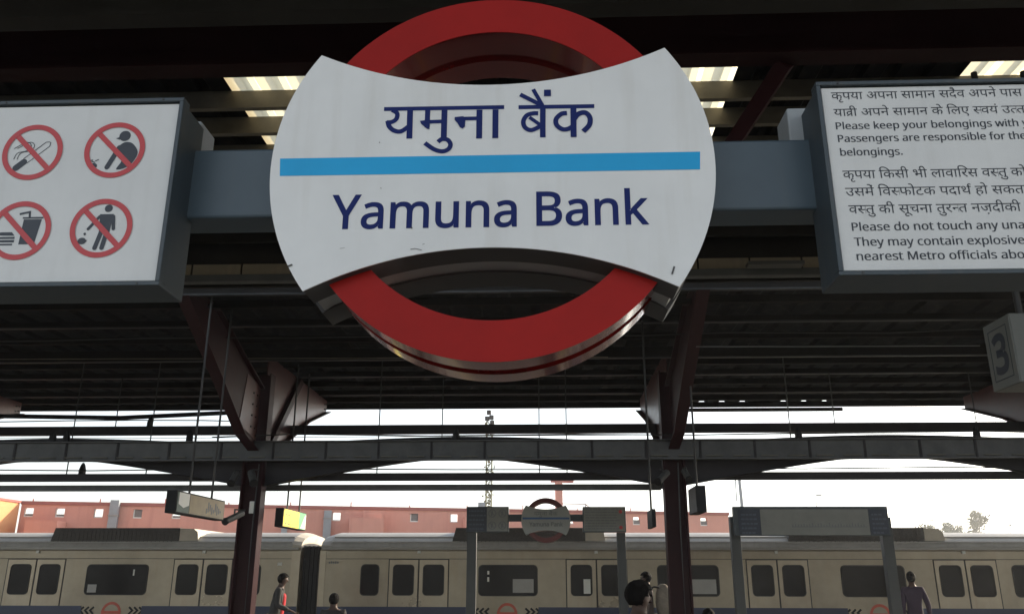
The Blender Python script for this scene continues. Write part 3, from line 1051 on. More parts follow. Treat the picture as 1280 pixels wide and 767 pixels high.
for (u, yy, z0) in ((82, 15.37, 3.3), (132, 17.06, 4.4), (184, 15.37, 3.3), (286, 17.06, 4.4), (712, 15.37, 3.3), (552, 17.06, 4.3),
                    (1040, 17.06, 4.35), (1212, 17.06, 4.35), (988, 15.6, 3.9), (678, 15.37, 3.3), (476, 15.37, 3.3)):
    xx = (u - 645) / 1048 * yy - 0.60
    rod(xx, yy, z0, ZO - 0.12).build('hanger_rod', M_ROD, oc)
lampm = MB()
for (u, v, yy, beam_z) in ((101, 590, 15.37, None), (224, 589, 15.37, None), (57, 553, 14.9, None), (75, 553, 14.9, None), (575, 552, 14.9, None), (1216, 553, 14.9, None), (176, 530, 17.06, None), (235, 553, 14.9, None), (1000, 550, 14.9, None)):
    xx = (u - 645) / 1048 * yy - 0.60
    zt = {15.37: 3.408, 14.9: 3.932, 17.06: 4.573}[yy]
    b = MB()
    b.tube([(xx, yy + 0.02, zt + 0.0005), (xx, yy + 0.02, zt + 0.08), (xx, yy + 0.02, zt + 0.17), (xx, yy + 0.02, zt + 0.21)], [0.065, 0.065, 0.04, 0.015], 8)
    b.build('junction_box', M_DARK, oc)
for (a_, b_) in ((OX0, 3.520), (5.003, 5.470), (7.039, OX1)):
    MB().box(a_, b_, 20.71, 20.74, ZO - 0.0, ZO + 0.06).build('closure_strip', M_TIE, oc)
MB().box(OX0, OX1, 20.66, 20.70, ZO - 0.05, ZO + 0.018).build('edge_angle', M_TIE, oc)
# near-side cable clutter below the roof at the right bay
MB().tube([(2.232, 12.050, 4.856), (3.745, 12.050, 4.843), (6.330, 12.050, 4.832)], 0.006, 4).build('span_wire', M_EDGE, oc)
MB().tube([(-11.068, 14.800, 5.464), (-4.121, 14.800, 5.429), (1.147, 14.800, 5.407)], 0.008, 4).build('span_wire', M_PURLB, oc)
# comb edge: small gaps between tray and roof
MB().box(3.310, 5.882 + 0.9, 19.2, 19.3, 5.229, 5.303).build('edge_tray', M_TIE, oc)

# ================================================================== FITTINGS ON THE OPPOSITE COLUMNS


def camera_unit(name, p, q, label, cat, r=0.055, m=None):
    t = thing(name, p, label, cat)
    p = Vector(p); q = Vector(q)
    MB().tube([p, q], r, 10).build('housing', m or M_LAMP, t, smooth=True)
    d = (q - p).normalized()
    MB().tube([q + d * 0.001, q + d * 0.03], r * 1.15, 10).build('hood', M_DARK, t)
    mid = (p + q) / 2
    MB().tube([mid + Vector((0, 0, r)), mid + Vector((0, 0, r + 0.07)), (mid.x, 14.99 if mid.y < 15 else mid.y + 0.1, mid.z + r + 0.10)], 0.015, 6).build('bracket', M_ROD, t)
    return t


camera_unit('security_camera', (-5.251, 14.700, 2.657), (-5.380, 14.300, 2.499), 'grey bullet camera angled down left from the left maroon column', 'security camera')
camera_unit('flood_lamp', (-5.456, 14.800, 3.352), (-5.464, 14.600, 3.164), 'small lamp tilting left under the girder at the left maroon column', 'lamp', 0.06)
camera_unit('flood_lamp', (-5.199, 14.800, 3.365), (-5.070, 14.600, 3.163), 'small round lamp on the face of the left maroon column under the duct', 'lamp', 0.065)
camera_unit('flood_lamp', (2.101, 14.800, 3.344), (1.916, 14.600, 3.173), 'small lamp tilting left under the girder at the right maroon column', 'lamp', 0.06)
camera_unit('flood_lamp', (2.392, 14.800, 3.370), (2.432, 14.600, 3.212), 'small lamp tilting right under the girder at the right maroon column', 'lamp', 0.055)
t = tag(MB().box(-5.280 , -5.222 + 0.02, 15.10, 15.138, 2.684, 2.892).build('notice_plate', M_WPAINT, None),
        'narrow white plate on the web of the left maroon column', 'plate')


def hanging_box_sign(name, x0, x1, y0, y1, z0, z1, label, rods, mface, grp=None):
    t = thing(name, ((x0 + x1) / 2, (y0 + y1) / 2, z0), label, 'hanging sign', grp)
    MB().box(x0, x1, y0, y1, z0, z1).build('casing', mface, t, bevel=0.008)
    for yy in rods:
        MB().tube([((x0 + x1) / 2, yy, z1), ((x0 + x1) / 2, yy, 5.60)], 0.017, 6).build('suspension_rod', M_ROD, t)
    return t


# advert box sign, left of the left column, long side facing right
h1 = hanging_box_sign('hanging_advert_sign', -4.96, -4.82, 11.0, 12.72, 2.41, 2.70, 'long tan and green hanging box sign left of the left maroon column', (11.55, 12.35), M_DARK)
MB().box(-4.8195, -4.814, 11.03, 11.42, 2.43, 2.68).build('teal_field', M_ADG, h1)
MB().prism([(11.07, 2.68), (11.40, 2.68), (11.40, 2.53), (11.23, 2.49), (11.07, 2.53)], 'x', -4.8135, -4.811).build('white_badge', M_WPAINT, h1)
MB().box(-4.8195, -4.814, 11.43, 12.69, 2.43, 2.68).build('advert_field', M_AD, h1)
sc_ = MB()
for k in range(9):
    sc_.box(-4.8138, -4.812, 12.0 + k * 0.065, 12.04 + k * 0.065, 2.47 + (k % 3) * 0.02, 2.54 + ((k * 7) % 4) * 0.03)
sc_.build('advert_print', M_TEXTG, h1)
# platform number sign in yellow and green
h2 = hanging_box_sign('hanging_platform_sign', -4.93, -4.78, 15.5, 17.0, 2.475, 2.81, 'yellow and green hanging platform number sign right of the left maroon column', (15.95, 16.75), M_DARK)
MB().box(-4.7795, -4.774, 15.52, 16.50, 2.49, 2.795).build('yellow_field', M_YSIGN, h2)
MB().box(-4.7795, -4.774, 16.51, 16.98, 2.49, 2.795).build('green_field', M_GSIGN, h2)
MB().prism([(16.62, 2.50), (16.97, 2.50), (16.97, 2.78), (16.88, 2.74)], 'x', -4.7735, -4.772).build('white_arrow', M_WPAINT, h2)
vs, fs = raw_text('02', LAT, 1.0, 0.0)
mb = MB()
mb.add([(-4.7732, 15.56 + a * 0.42, 2.53 + b * 0.32) for a, b in vs], fs)
mb.build('platform_number', M_INK, h2)
# slim box signs beside the right column, seen nearly edge on
h3 = hanging_box_sign('hanging_slim_sign', 2.24, 2.39, 12.9, 13.6, 2.545, 2.933, 'slim dark box sign hanging right of the right maroon column', (13.2,), M_DARK)
h4 = hanging_box_sign('hanging_slim_sign', 1.57, 1.63, 12.9, 13.5, 2.33, 2.592, 'very narrow dark sign hanging on a thin rod left of the right maroon column', (13.2,), M_DARK)

# number 3 box sign at the right, side face turned to the track direction
n3 = thing('platform_number_box', (2.95, 5.0, 2.68), 'grey box sign numbered 3 hanging at the right under the notice board', 'number sign')
XN, YN0, YN1, ZN0, ZN1 = 2.729, 4.82, 5.12, 2.707, 3.120
MB().box(XN, XN + 0.62, YN0, YN1, ZN0, ZN1).build('casing', M_NUM, n3, bevel=0.006)
MB().box(XN - 0.006, XN - 0.0005, YN0 + 0.004, YN1 - 0.004, ZN0 + 0.004, ZN1 - 0.004).build('face_panel', M_NUM, n3)
bd = MB()
yb0, yb1, zb0, zb1 = YN0 + 0.045, YN1 - 0.045, ZN0 + 0.05, ZN1 - 0.05
for q in ((yb0, yb1, zb0, zb0 + 0.006), (yb0, yb1, zb1 - 0.006, zb1), (yb0, yb0 + 0.005, zb0 + 0.0062, zb1 - 0.0062), (yb1 - 0.005, yb1, zb0 + 0.0062, zb1 - 0.0062)):
    bd.box(XN - 0.0075, XN - 0.0062, *q)
bd.build('border_line', M_PICT, n3)
vs, fs = raw_text('3', LAT, 1.0, 0.03)
w_ = max(v[0] for v in vs); h_ = max(v[1] for v in vs)
mb = MB()
mb.add([(XN - 0.008, YN1 - 0.075 - a / w_ * 0.155, ZN0 + 0.095 + b / h_ * 0.235) for a, b in vs], fs)
mb.build('number', M_PICT, n3)
for q in (0.15, 0.47):
    MB().tube([(XN + q, 4.97, ZN1), (XN + q, 4.97, 4.84)], 0.02, 8).build('suspension_rod', M_ROD, n3)

# ================================================================== FAR GANTRIES
def far_post(x0, x1, y, z1, g):
    MB().box(x0, x1, y + 0.02, y + 0.17, 0.0, z1).build('post', M_POST, g, bevel=0.006)


G1 = 17.0
fg = thing('far_sign_gantry', (0, G1, 0), 'dark grey two-post sign gantry with small roundel on the opposite platform', 'sign gantry')
far_post(-1.56, -1.375, G1, 2.44, fg)
far_post(1.375, 1.54, G1, 2.44, fg)
MB().box(-1.56, 1.54, G1 + 0.03, G1 + 0.13, 2.655, 2.79).build('beam', M_FRAME, fg)
fl = thing('far_pictogram_board', (-1.13, G1, 2.44), 'small navy and grey board of four prohibition circles on the far gantry', 'information board')
MB().box(-1.565, -0.735, G1 - 0.10, G1 + 0.028, 2.442, 2.93).build('casing', M_FRAME, fl, bevel=0.006)
MB().box(-1.545, -1.17, G1 - 0.108, G1 - 0.101, 2.46, 2.912).build('navy_field', M_SNAVY, fl)
MB().box(-1.165, -0.755, G1 - 0.108, G1 - 0.101, 2.46, 2.912).build('pale_field', M_SGREY, fl)
for (cx, cz) in ((-1.06, 2.80), (-0.86, 2.80), (-1.06, 2.57), (-0.86, 2.57)):
    mb = MB()
    ann(mb, cx, cz, 0.078, 0.062, G1 - 0.1095, 24)
    vs, fs = thick([(cx - 0.05, cz + 0.05), (cx + 0.05, cz - 0.05)], 0.014)
    mb.add([(a, G1 - 0.1085, b) for a, b in vs], fs)
    capsule(mb, (cx, cz + 0.03), (cx - 0.01, cz - 0.035), 0.03, G1 - 0.1087)
    mb.build('prohibition_ring', M_TEXTG, fl)
tx = MB()
random.seed(3)
for r_ in range(5):
    zz = 2.86 - r_ * 0.085
    xx = -1.52
    while xx < -1.22:
        w = random.uniform(0.02, 0.07)
        tx.box(xx, xx + w, G1 - 0.1095, G1 - 0.1083, zz - 0.028, zz)
        xx += w + 0.015
tx.build('notice_lines', M_TEXTL, fl)

fr = thing('far_roundel', (-0.005, G1, 2.29), 'small grey station roundel in the middle of the far gantry', 'station sign')
CX_, CZ_, RR_ = -0.008, 2.672, 0.482
DX, DZT, DZB, MT, MBT = 0.39, 0.283, 0.283, 0.205, 0.195
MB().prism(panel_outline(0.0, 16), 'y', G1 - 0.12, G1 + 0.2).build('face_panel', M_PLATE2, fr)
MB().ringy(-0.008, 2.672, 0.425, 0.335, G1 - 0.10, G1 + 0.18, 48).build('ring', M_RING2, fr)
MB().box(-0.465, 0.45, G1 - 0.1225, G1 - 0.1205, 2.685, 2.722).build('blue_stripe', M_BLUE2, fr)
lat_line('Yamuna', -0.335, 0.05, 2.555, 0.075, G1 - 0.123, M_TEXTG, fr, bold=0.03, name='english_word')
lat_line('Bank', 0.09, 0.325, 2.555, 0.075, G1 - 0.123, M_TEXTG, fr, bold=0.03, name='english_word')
vs, fs = dev_run(['\u092f\u092e\u0941\u0928\u093e ', '\u092c\u0948\u0902\u0915'], 0.02)
w_ = max(v[0] for v in vs)
place_text(vs, fs, -0.24, 2.755, 0.46 / w_, 0.46 / w_ * 0.9, G1 - 0.123, 'hindi_name', M_TEXTG, fr)

fn = thing('far_notice_board', (1.13, G1, 2.44), 'small grey notice board at the right end of the far gantry', 'information board')
MB().box(0.712, 1.55, G1 - 0.10, G1 + 0.028, 2.442, 2.925).build('casing', M_FRAME, fn, bevel=0.006)
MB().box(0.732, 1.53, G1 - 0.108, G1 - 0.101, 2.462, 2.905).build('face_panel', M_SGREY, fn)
tx = MB()
for r_ in range(8):
    zz = 2.88 - r_ * 0.052
    xx = 0.76
    while xx < 1.36:
        w = random.uniform(0.02, 0.09)
        tx.box(xx, xx + w, G1 - 0.1095, G1 - 0.1083, zz - 0.018, zz)
        xx += w + 0.016
tx.build('notice_lines', M_TEXTG, fn)
mb = MB()
for zz in (2.83, 2.53):
    disc(mb, 1.45, zz, 0.035, G1 - 0.1095, 16)
mb.build('red_badge', M_PROH, fn)

G2 = 16.0
g2 = thing('far_route_gantry', (4.85, G2, 0), 'dark two-post gantry carrying the long route map board at the right', 'sign gantry')
far_post(3.375, 3.545, G2, 2.68, g2)
far_post(6.10, 6.285, G2, 2.665, g2)
r2 = thing('route_map_board', (4.8, G2, 2.32), 'long grey and navy route map board on the right far gantry', 'route board')
MB().box(3.42, 6.20, G2 - 0.10, G2 + 0.0195, 2.335, 2.85).build('casing', M_FRAME, r2, bevel=0.006)
MB().box(3.50, 3.895, G2 - 0.108, G2 - 0.101, 2.36, 2.80).build('navy_field', M_SNAVY, r2)
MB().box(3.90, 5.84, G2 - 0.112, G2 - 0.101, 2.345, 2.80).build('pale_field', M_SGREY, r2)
MB().box(5.86, 6.18, G2 - 0.108, G2 - 0.101, 2.36, 2.80).build('navy_field', M_SNAVY, r2)
tx = MB()
for (xa, xb) in ((3.55, 3.85), (5.90, 6.14)):
    for r_ in range(5):
        zz = 2.72 - r_ * 0.08
        xx = xa
        while xx < xb - 0.05:
            w = random.uniform(0.03, 0.08)
            tx.box(xx, xx + w, G2 - 0.1095, G2 - 0.1083, zz - 0.03, zz)
            xx += w + 0.014
tx.build('notice_lines', M_TEXTL, r2)
rm = MB().box(4.45, 5.80, G2 - 0.1135, G2 - 0.1125, 2.484, 2.494)
for k in range(26):
    xx = 4.46 + k * 0.051
    hh = random.uniform(0.02, 0.07)
    rm.box(xx, xx + 0.014, G2 - 0.1145, G2 - 0.1137, 2.496, 2.496 + hh)
rm.build('route_line', M_TEXTG, r2)

# ================================================================== METRO CARS
YT = 20.5
ROOFP = [(YT + 0.02, 2.262), (YT + 0.05, 2.33), (YT + 0.14, 2.42), (YT + 0.35, 2.53), (YT + 0.7, 2.61), (YT + 1.1, 2.65), (YT + 1.5, 2.66)]
ROOFP = ROOFP + [(2 * YT + 3.0 - a, b) for a, b in ROOFP[-2::-1]]


def glazed(name, x0, x1, z0, z1, r, parent, yf, seal=0.022, kid='seal'):
    """window pane with a proud rubber seal round it"""
    o = MB().prism(roundrect(x0, x1, z0, z1, r), 'y', yf - 0.003, yf + 0.01).build(name, M_GLASS, parent)
    a, b = roundrect(x0 - seal, x1 + seal, z0 - seal, z1 + seal, r + seal), roundrect(x0, x1, z0, z1, r)
    n = len(a)
    mb = MB()
    v = [(p[0], yf - 0.014, p[1]) for p in a] + [(p[0], yf - 0.014, p[1]) for p in b] + [(p[0], yf + 0.004, p[1]) for p in a] + [(p[0], yf + 0.004, p[1]) for p in b]
    fs = []
    for i in range(n):
        j = (i + 1) % n
        fs += [(i, j, n + j, n + i), (i, 2 * n + i, 2 * n + j, j), (n + i, n + j, 3 * n + j, 3 * n + i)]
    mb.add(v, fs)
    mb.build(kid, M_RUB, o)
    return o


def metro_car(x0, x1, doors, bigs, smalls, pods, emblems, label):
    c = thing('metro_car', ((x0 + x1) / 2, YT + 1.5, -1.0), label, 'metro train car')
    body = MB()
    prof = [(YT + 0.10, -0.55), (YT, -0.35), (YT, 2.18), (YT + 0.02, 2.258), (YT + 2.98, 2.258), (YT + 3.0, 2.18), (YT + 3.0, -0.35), (YT + 2.9, -0.55)]
    body.prism(prof, 'x', x0, x1)
    body.build('body', M_CAR, c, bevel=0.0)
    MB().prism(ROOFP, 'x', x0 + 0.22, x1 - 0.22).build('roof', M_CARR, c, smooth=True)
    MB().box(x0 + 0.05, x1 - 0.05, YT - 0.03, YT + 0.0185, 2.215, 2.262).build('rain_gutter', M_TRIM, c)
    MB().box(x0 + 0.02, x1 - 0.02, YT - 0.010, YT - 0.0005, 2.00, 2.012).build('cantrail_joint', M_RUB, c)
    # pale end frame of the body side and the domed roof end
    MB().box(x1 - 0.20, x1 + 0.004, YT - 0.012, YT - 0.0002, -0.3, 2.19).build('end_frame', M_CARD, c)
    MB().box(x0 - 0.004, x0 + 0.14, YT - 0.012, YT - 0.0002, -0.3, 2.19).build('end_frame', M_CARD, c)
    for xa, xb in ((x0 + 0.0, x0 + 0.218), (x1 - 0.218, x1)):
        nose = MB()
        lowf = 0.80
        A = ROOFP
        inner = xb if xa < x0 + 0.1 else xa
        outer = xa if inner == xb else xb
        v = [(inner, p, q) for p, q in A] + [(outer, p, 2.262 + (q - 2.262) * lowf) for p, q in A]
        n_ = len(A)
        nose.add(v, [(i, i + 1, n_ + i + 1, n_ + i) for i in range(n_ - 1)] + [tuple(range(n_, 2 * n_))])
        nose.build('roof_end', M_PODL if outer == x1 else M_CARR, c)
    MB().box(x0 + 0.3, x1 - 0.3, YT + 0.3, YT + 2.7, -0.85, -0.555).build('underframe', M_UND, c)
    for xc in (x0 + 2.5, x0 + 4.5, x1 - 4.5, x1 - 2.5):
        MB().tube([(xc, YT + 0.7, -0.57), (xc, YT + 2.3, -0.57)], 0.42, 20).build('wheelset', M_UND, c)
    # stripe, broken round each emblem
    cuts = sorted([(e - 0.72, e + 0.72) for e in emblems])
    xs = x0
    for (a, b) in cuts + [(x1, x1)]:
        if a > xs:
            MB().box(xs, min(a, x1), YT - 0.016, YT - 0.0135, 0.74, 0.945).build('blue_stripe', M_STR, c)
        xs = b
    for e_ in emblems:
        mb = MB()
        ann(mb, e_, 0.80, 0.235, 0.175, YT - 0.006, 32)
        mb.box(e_ - 0.235, e_ + 0.235, YT - 0.0078, YT - 0.0062, 0.77, 0.835)
        mb.build('emblem', M_EMB, c)
        for s_ in (-1, 1):
            mb = MB()
            for k in range(3):
                xx = e_ + s_ * (0.42 + 0.12 * k)
                vs, fs = thick([(xx, 0.92), (xx + s_ * 0.085, 0.845), (xx, 0.76)], 0.045)
                mb.add([(a, YT - 0.006 - 0.0002 * k, b) for a, b in vs], fs)
            mb.build('chevrons', M_DARK, c)
    for d in doors:
        MB().box(d - 0.715, d + 0.715, YT - 0.004, YT + 0.001, -0.28, 2.01).build('door_recess', M_RUB, c)
        for s_ in (-1, 1):
            a, b = (d - 0.69, d - 0.018) if s_ < 0 else (d + 0.018, d + 0.69)
            lf = MB().box(a, b, YT - 0.013, YT - 0.0042, -0.26, 1.985).build('door_leaf', M_CARD, c, bevel=0.003)
            m_ = (a + b) / 2
            glazed('door_pane', m_ - 0.235, m_ + 0.235, 1.205, 1.865, 0.075, lf, YT - 0.0135, 0.016)
        MB().box(d - 0.035, d + 0.035, YT - 0.05, YT - 0.031, 2.13, 2.19).build('door_lamp', M_WPAINT, c)
    for (a, b) in bigs:
        glazed('window', a, b, 1.205, 1.855, 0.08, c, YT)
    for (a, b) in smalls:
        glazed('window', a, b, 1.205, 1.865, 0.08, c, YT)
    for (a, b) in pods:
        prf = [(a + 0.12, 2.30), (a, 2.34), (a + 0.10, 2.715), (b - 0.10, 2.715), (b, 2.34), (b - 0.12, 2.30)]
        p_ = MB().prism([(a, 2.34), (a + 0.10, 2.72), (b, 2.72), (b + 0.0, 2.34)], 'y', YT + 0.13, YT + 2.87).build('air_conditioner', M_POD, c)
        MB().prism([(b + 0.002, 2.36), (b + 0.002, 2.71), (b + 0.34, 2.70), (b + 0.44, 2.62), (b + 0.48, 2.36)], 'y', YT + 0.15, YT + 2.85).build('end_fairing', M_PODL, p_)
        lv = MB()
        k = a + 0.2
        while k < b - 0.15:
            lv.box(k, k + 0.02, YT + 0.120, YT + 0.1298, 2.40, 2.70)
            k += 0.10
        lv.build('grille_bars', M_POD, p_, kind='stuff')
    # roof ribs
    for zz, yy in ((2.375, YT + 0.095), (2.50, YT + 0.29)):
        MB().box(x0 + 0.25, x1 - 0.25, yy - 0.012, yy + 0.01, zz - 0.005, zz + 0.02).build('roof_rib', M_TRIM, c)
    return c


X = lambda: 0
BX0, BX1 = -5.354, 16.7
carB = metro_car(BX0, BX1,
                 [-3.001, 1.155, 5.317, 9.575],
                 [(-1.577, -0.235), (2.574, 3.950), (6.769, 8.175)],
                 [(-4.348, -3.951), (10.628, 11.019)],
                 [(-2.257, 0.918), (5.639, 8.814)],
                 [-0.922, 7.534],
                 'cream metro car standing behind the opposite platform, right of the dark gangway')
AX1 = -5.832
carA = metro_car(AX1 - 22.0, AX1,
                 [-12.189 - 4.42, -12.189, -8.142],
                 [(-10.916, -9.468), (-10.916 - 4.42, -9.468 - 4.42)],
                 [(-7.167, -6.766)],
                 [(-12.039, -8.864), (-12.039 - 9.0, -8.864 - 9.0)],
                 [-10.217],
                 'cream metro car behind the left maroon column, left of the dark gangway')
gw = thing('gangway_bellows', ((BX0 + AX1) / 2, YT + 1.5, -0.4), 'black bellows gangway joining the two cream metro cars', 'gangway')
k = AX1 + 0.022
n = 0
while k + 0.05 < BX0 - 0.02:
    MB().box(k, k + 0.048, YT + 0.20 + 0.03 * (n % 2), YT + 2.8 - 0.03 * (n % 2), -0.45, 2.30 - 0.03 * (n % 2)).build('bellows_fold', M_DARK, gw)
    k += 0.05
    n += 1
# things seen in and on the panes
def sticker(car, x0, x1, z0, z1, m, name='window_notice'):
    MB().box(x0, x1, YT - 0.0065, YT - 0.0045, z0, z1).build(name, m, car)
sticker(carB, -0.794, -0.310, 1.26, 1.56, M_TRIM)
sticker(carB, 2.982, 3.894, 1.24, 1.56, M_TRIM)
for u0, u1 in ((609.5, 611.5),):
    sticker(carB, -1.389, -1.343, 1.50, 1.60, M_WPAINT)
    sticker(carB, -1.389, -1.343, 1.66, 1.74, M_WPAINT)
sticker(carA, -9.811, -9.773, 1.62, 1.76, M_WPAINT)
sticker(carA, -6.358, -6.253, 1.85, 1.92, M_WPAINT, 'marker_plate')
np_ = MB()
for k in range(5):
    q = -5.141 + k * 0.05
    np_.box(q, q + 0.032, YT - 0.004, YT - 0.002, 1.895, 1.895 + 0.05 + 0.01 * (k % 2))
np_.build('car_number', M_TEXTG, carB)
sticker(carA, -10.863, -10.650, 1.24, 1.42, M_TRIM)
MB().box(0.847, 1.005, YT - 0.019, YT - 0.0175, 1.24, 1.56).build('door_notice', M_WPAINT, carB)

# ================================================================== SALMON BUILDING
bd = thing('salmon_building', (-22.5, 36, -1.2), 'long salmon pink building with square openings behind the metro train', 'building')
bd_dir = Vector((31.6, 7.5, 0)).normalized()
bd_n = Vector((-bd_dir.y, bd_dir.x, 0))       # pointing away from the camera
BO = Vector((-22.5, 36, 0))
BL = 32.48
ZT = 4.64


def bw(s, d, z):
    p = BO + bd_dir * s + bd_n * d
    return (p.x, p.y, z)


def bbox(mb, s0, s1, d0, d1, z0, z1):
    n = len(mb.v)
    mb.v += [bw(s, d, z) for s in (s0, s1) for d in (d0, d1) for z in (z0, z1)]
    for q in ((0, 1, 3, 2), (4, 6, 7, 5), (0, 4, 5, 1), (2, 3, 7, 6), (0, 2, 6, 4), (1, 5, 7, 3)):
        mb.f.append(tuple(n + i for i in q))
    return mb


opens = []
for c_ in (0.33, 1.57, 3.12, 4.72, 6.33, 7.95, 9.57, 11.2, 13.27, 15.0, 16.82, 18.68, 20.4, 22.1, 24.3, 25.9, 27.65, 29.4, 31.15):
    opens.append((c_ - 0.185, c_ + 0.185, 3.98, 4.36))
wall = MB()
s = 0.0
for (a, b, z0, z1) in opens:
    if a > s: bbox(wall, s, a, 0, 0.22, 3.98, 4.36)
    s = b
bbox(wall, s, BL, 0, 0.22, 3.98, 4.36)
bbox(wall, 0, BL, 0, 0.22, 4.36, ZT - 0.14)
bbox(wall, 0, BL, 0, 0.22, -1.2, 3.98)
wall.build('front_wall', M_PINK, bd)
bbox(MB(), -0.02, BL + 0.03, -0.06, 0.28, ZT - 0.1395, ZT).build('cornice', M_PINKD, bd)
bbox(MB(), 0.0, BL, 0.24, 8.0, -1.2, 3.5).build('rear_block', M_PINK, bd)
# grilles / boxes in the openings
for i, (a, b, z0, z1) in enumerate(opens):
    fr_ = bbox(bbox(MB(), a + 0.001, b - 0.001, 0.05, 0.16, z0 + 0.001, z0 + 0.05), a + 0.001, a + 0.05, 0.05, 0.16, z0 + 0.051, z1 - 0.001).build('opening_frame', M_WPAINT, bd)
    if i in (3, 10):
        bbox(MB(), a + 0.055, b - 0.002, 0.08, 0.12, z0 + 0.055, z1 - 0.002).build('shutter', M_LOUV, bd)
    elif i % 3 != 2:
        lo_ = bbox(MB(), a + 0.055, b - 0.002, 0.06, 0.15, z0 + 0.055, z0 + (0.13 if i < 12 else 0.24))
        lo_.build('sill_unit', M_LOUV, bd)
# annexes, ducts and clutter standing on the train side
bbox(MB(), (13.86, 3.65)[0], (15.38, 3.67)[0], -1.2, -0.002, -1.2, 4.11 - 0.06).build('annex', M_PINK, bd)
bbox(MB(), (14.46, 3.84)[0], (15.30, 3.85)[0], -0.9, -0.3, 4.052, 4.40).build('annex_top', M_PINK, bd)
bbox(MB(), 0.66, 1.9, -1.2, -0.002, -1.2, 3.78).build('annex', M_PINK, bd)
bbox(MB(), (19.12, 3.90)[0], (19.61, 3.90)[0], -0.8, -0.002, -1.2, 4.2).build('annex', M_PINK, bd)
for (a, b, zt) in ((3.62, 3.98, 4.72), (12.72, 13.06, 4.42), (10.9, 11.15, 3.9), (19.8, 20.1, 4.9)):
    bbox(MB(), a, b, -0.32, -0.062, -1.2, zt).build('duct', M_DUCT, bd)
    bbox(MB(), a - 0.03, b + 0.03, -0.34, -0.061, 4.04, 4.10).build('duct_clamp', M_TRIM, bd)
# chimney post, roof rail
bbox(MB(), 23.72, 24.03, 0.3, 0.6, 3.5, 5.98).build('roof_post', M_PINK, bd)
bbox(MB(), 23.5, 24.6, 0.3, 0.6, 5.981, 6.08).build('post_cap', M_PINKD, bd)
rl = MB()
for a, b in (((24.1, 5.0), (25.35, 5.0)), ((25.35, 5.0), (26.6, 4.0)), ((25.35, 5.0), (25.35, 3.5)), ((24.1, 5.0), (24.1, 3.5))):
    rl.tube([bw(a[0], 0.9, a[1]), bw(b[0], 0.9, b[1])], 0.03, 6)
rl.build('roof_rail', M_DUCT, bd)
rl = MB()
for k in range(12):
    u = 0.4 + k * 2.7
    rl.tube([bw(u, 0.11, ZT), bw(u, 0.11, ZT + 0.10 + 0.05 * (k % 3))], 0.03, 5)
rl.build('roof_stubs', M_PINKD, bd)
# wing that turns towards the camera at the left, lit by the sun
wing = thing('orange_wing_building', (-23.2, 31, -1.2), 'sunlit orange wing wall at the left end of the salmon building', 'building')
m_wing = mat('wing_orange', (0.66, 0.33, 0.15), 0.85, vary=0.06, scale=0.8, bump=0.1, bscale=30)
wmb = MB()
oy0, oy1 = 33.9, 34.5
wmb.box(-24.0, -22.52, 24, oy0, -1.2, ZT - 0.1).box(-24.0, -22.52, oy1, 35.9, -1.2, ZT - 0.1).box(-24.0, -22.52, oy0, oy1, -1.2, 3.95).box(-24.0, -22.52, oy0, oy1, 4.32, ZT - 0.1)
wmb.build('wall', m_wing, wing)
MB().box(-23.9, -22.7, oy0 + 0.005, oy1 - 0.005, 3.955, 4.315).build('window', M_GLASS, wing)
MB().box(-24.05, -22.46, 23.95, 35.9, ZT - 0.098, ZT).build('cornice', M_PINKD, wing)

# ================================================================== MASTS, LAMPS
ms = thing('floodlight_mast', (-3.35, 50, -1.25), 'tall greenish lattice floodlight mast rising behind the small far roundel', 'mast')
mb = MB()
for dx, dy in ((-.16, -.16), (.16, -.16), (-.16, .16), (.16, .16)):
    mb.tube([(-3.35 + dx, 50 + dy, -1.25), (-3.35 + dx, 50 + dy, 10.4)], 0.045, 5)
k = -1.0
n = 0
while k < 10.2:
    s_ = 1 if n % 2 else -1
    mb.tube([(-3.35 - .16 * s_, 49.84, k), (-3.35 + .16 * s_, 49.84, k + 0.5)], 0.03, 4)
    mb.tube([(-3.19, 50 - .16 * s_, k), (-3.19, 50 + .16 * s_, k + 0.5)], 0.03, 4)
    k += 0.5
    n += 1
mb.build('lattice_shaft', M_GRN, ms)
random.seed(11)
mb = MB()
for k in range(230):        # creeper climbing the shaft
    z = random.uniform(3.5, 10.3)
    x = -3.35 + random.gauss(0, 0.14); y = 49.85 + random.uniform(-0.2, 0.25)
    s_ = random.uniform(0.05, 0.11)
    a = Vector((random.uniform(-1, 1), random.uniform(-1, 1), random.uniform(-1, 1))).normalized() * s_
    b = a.cross(Vector((random.uniform(-1, 1), random.uniform(-1, 1), random.uniform(-1, 1)))).normalized() * s_
    p = Vector((x, y, z))
    mb.quad(tuple(p + a), tuple(p + b), tuple(p - a), tuple(p - b))
mb.build('creeper', M_LEAF2, ms, kind='stuff')
for k, (dx, dz) in enumerate(((-0.12, 10.55), (0.14, 10.62), (-0.02, 10.92), (0.18, 10.3))):
    MB().box(-3.35 + dx - 0.13, -3.35 + dx + 0.13, 49.6, 49.9, dz - 0.12, dz + 0.12).build('floodlight', M_DARK, ms, bevel=0.02)

pl = thing('pole', (9.0, 40, -1.25), 'pale slim pole with a side loop standing above the route map board', 'pole')
MB().tube([(9.05, 40, -1.25), (9.02, 40, 5.0), (8.98, 40, 6.75)], [0.085, 0.08, 0.07], 8).build('shaft', M_DUCT, pl)
MB().tube([(8.98, 39.92, 6.1), (8.80, 39.92, 6.08), (8.78, 39.92, 4.9)], 0.03, 5).build('conduit', M_DUCT, pl)
MB().tube([(8.9, 40, 6.7), (9.1, 40, 6.85)], 0.08, 6).build('cap', M_DARK, pl)


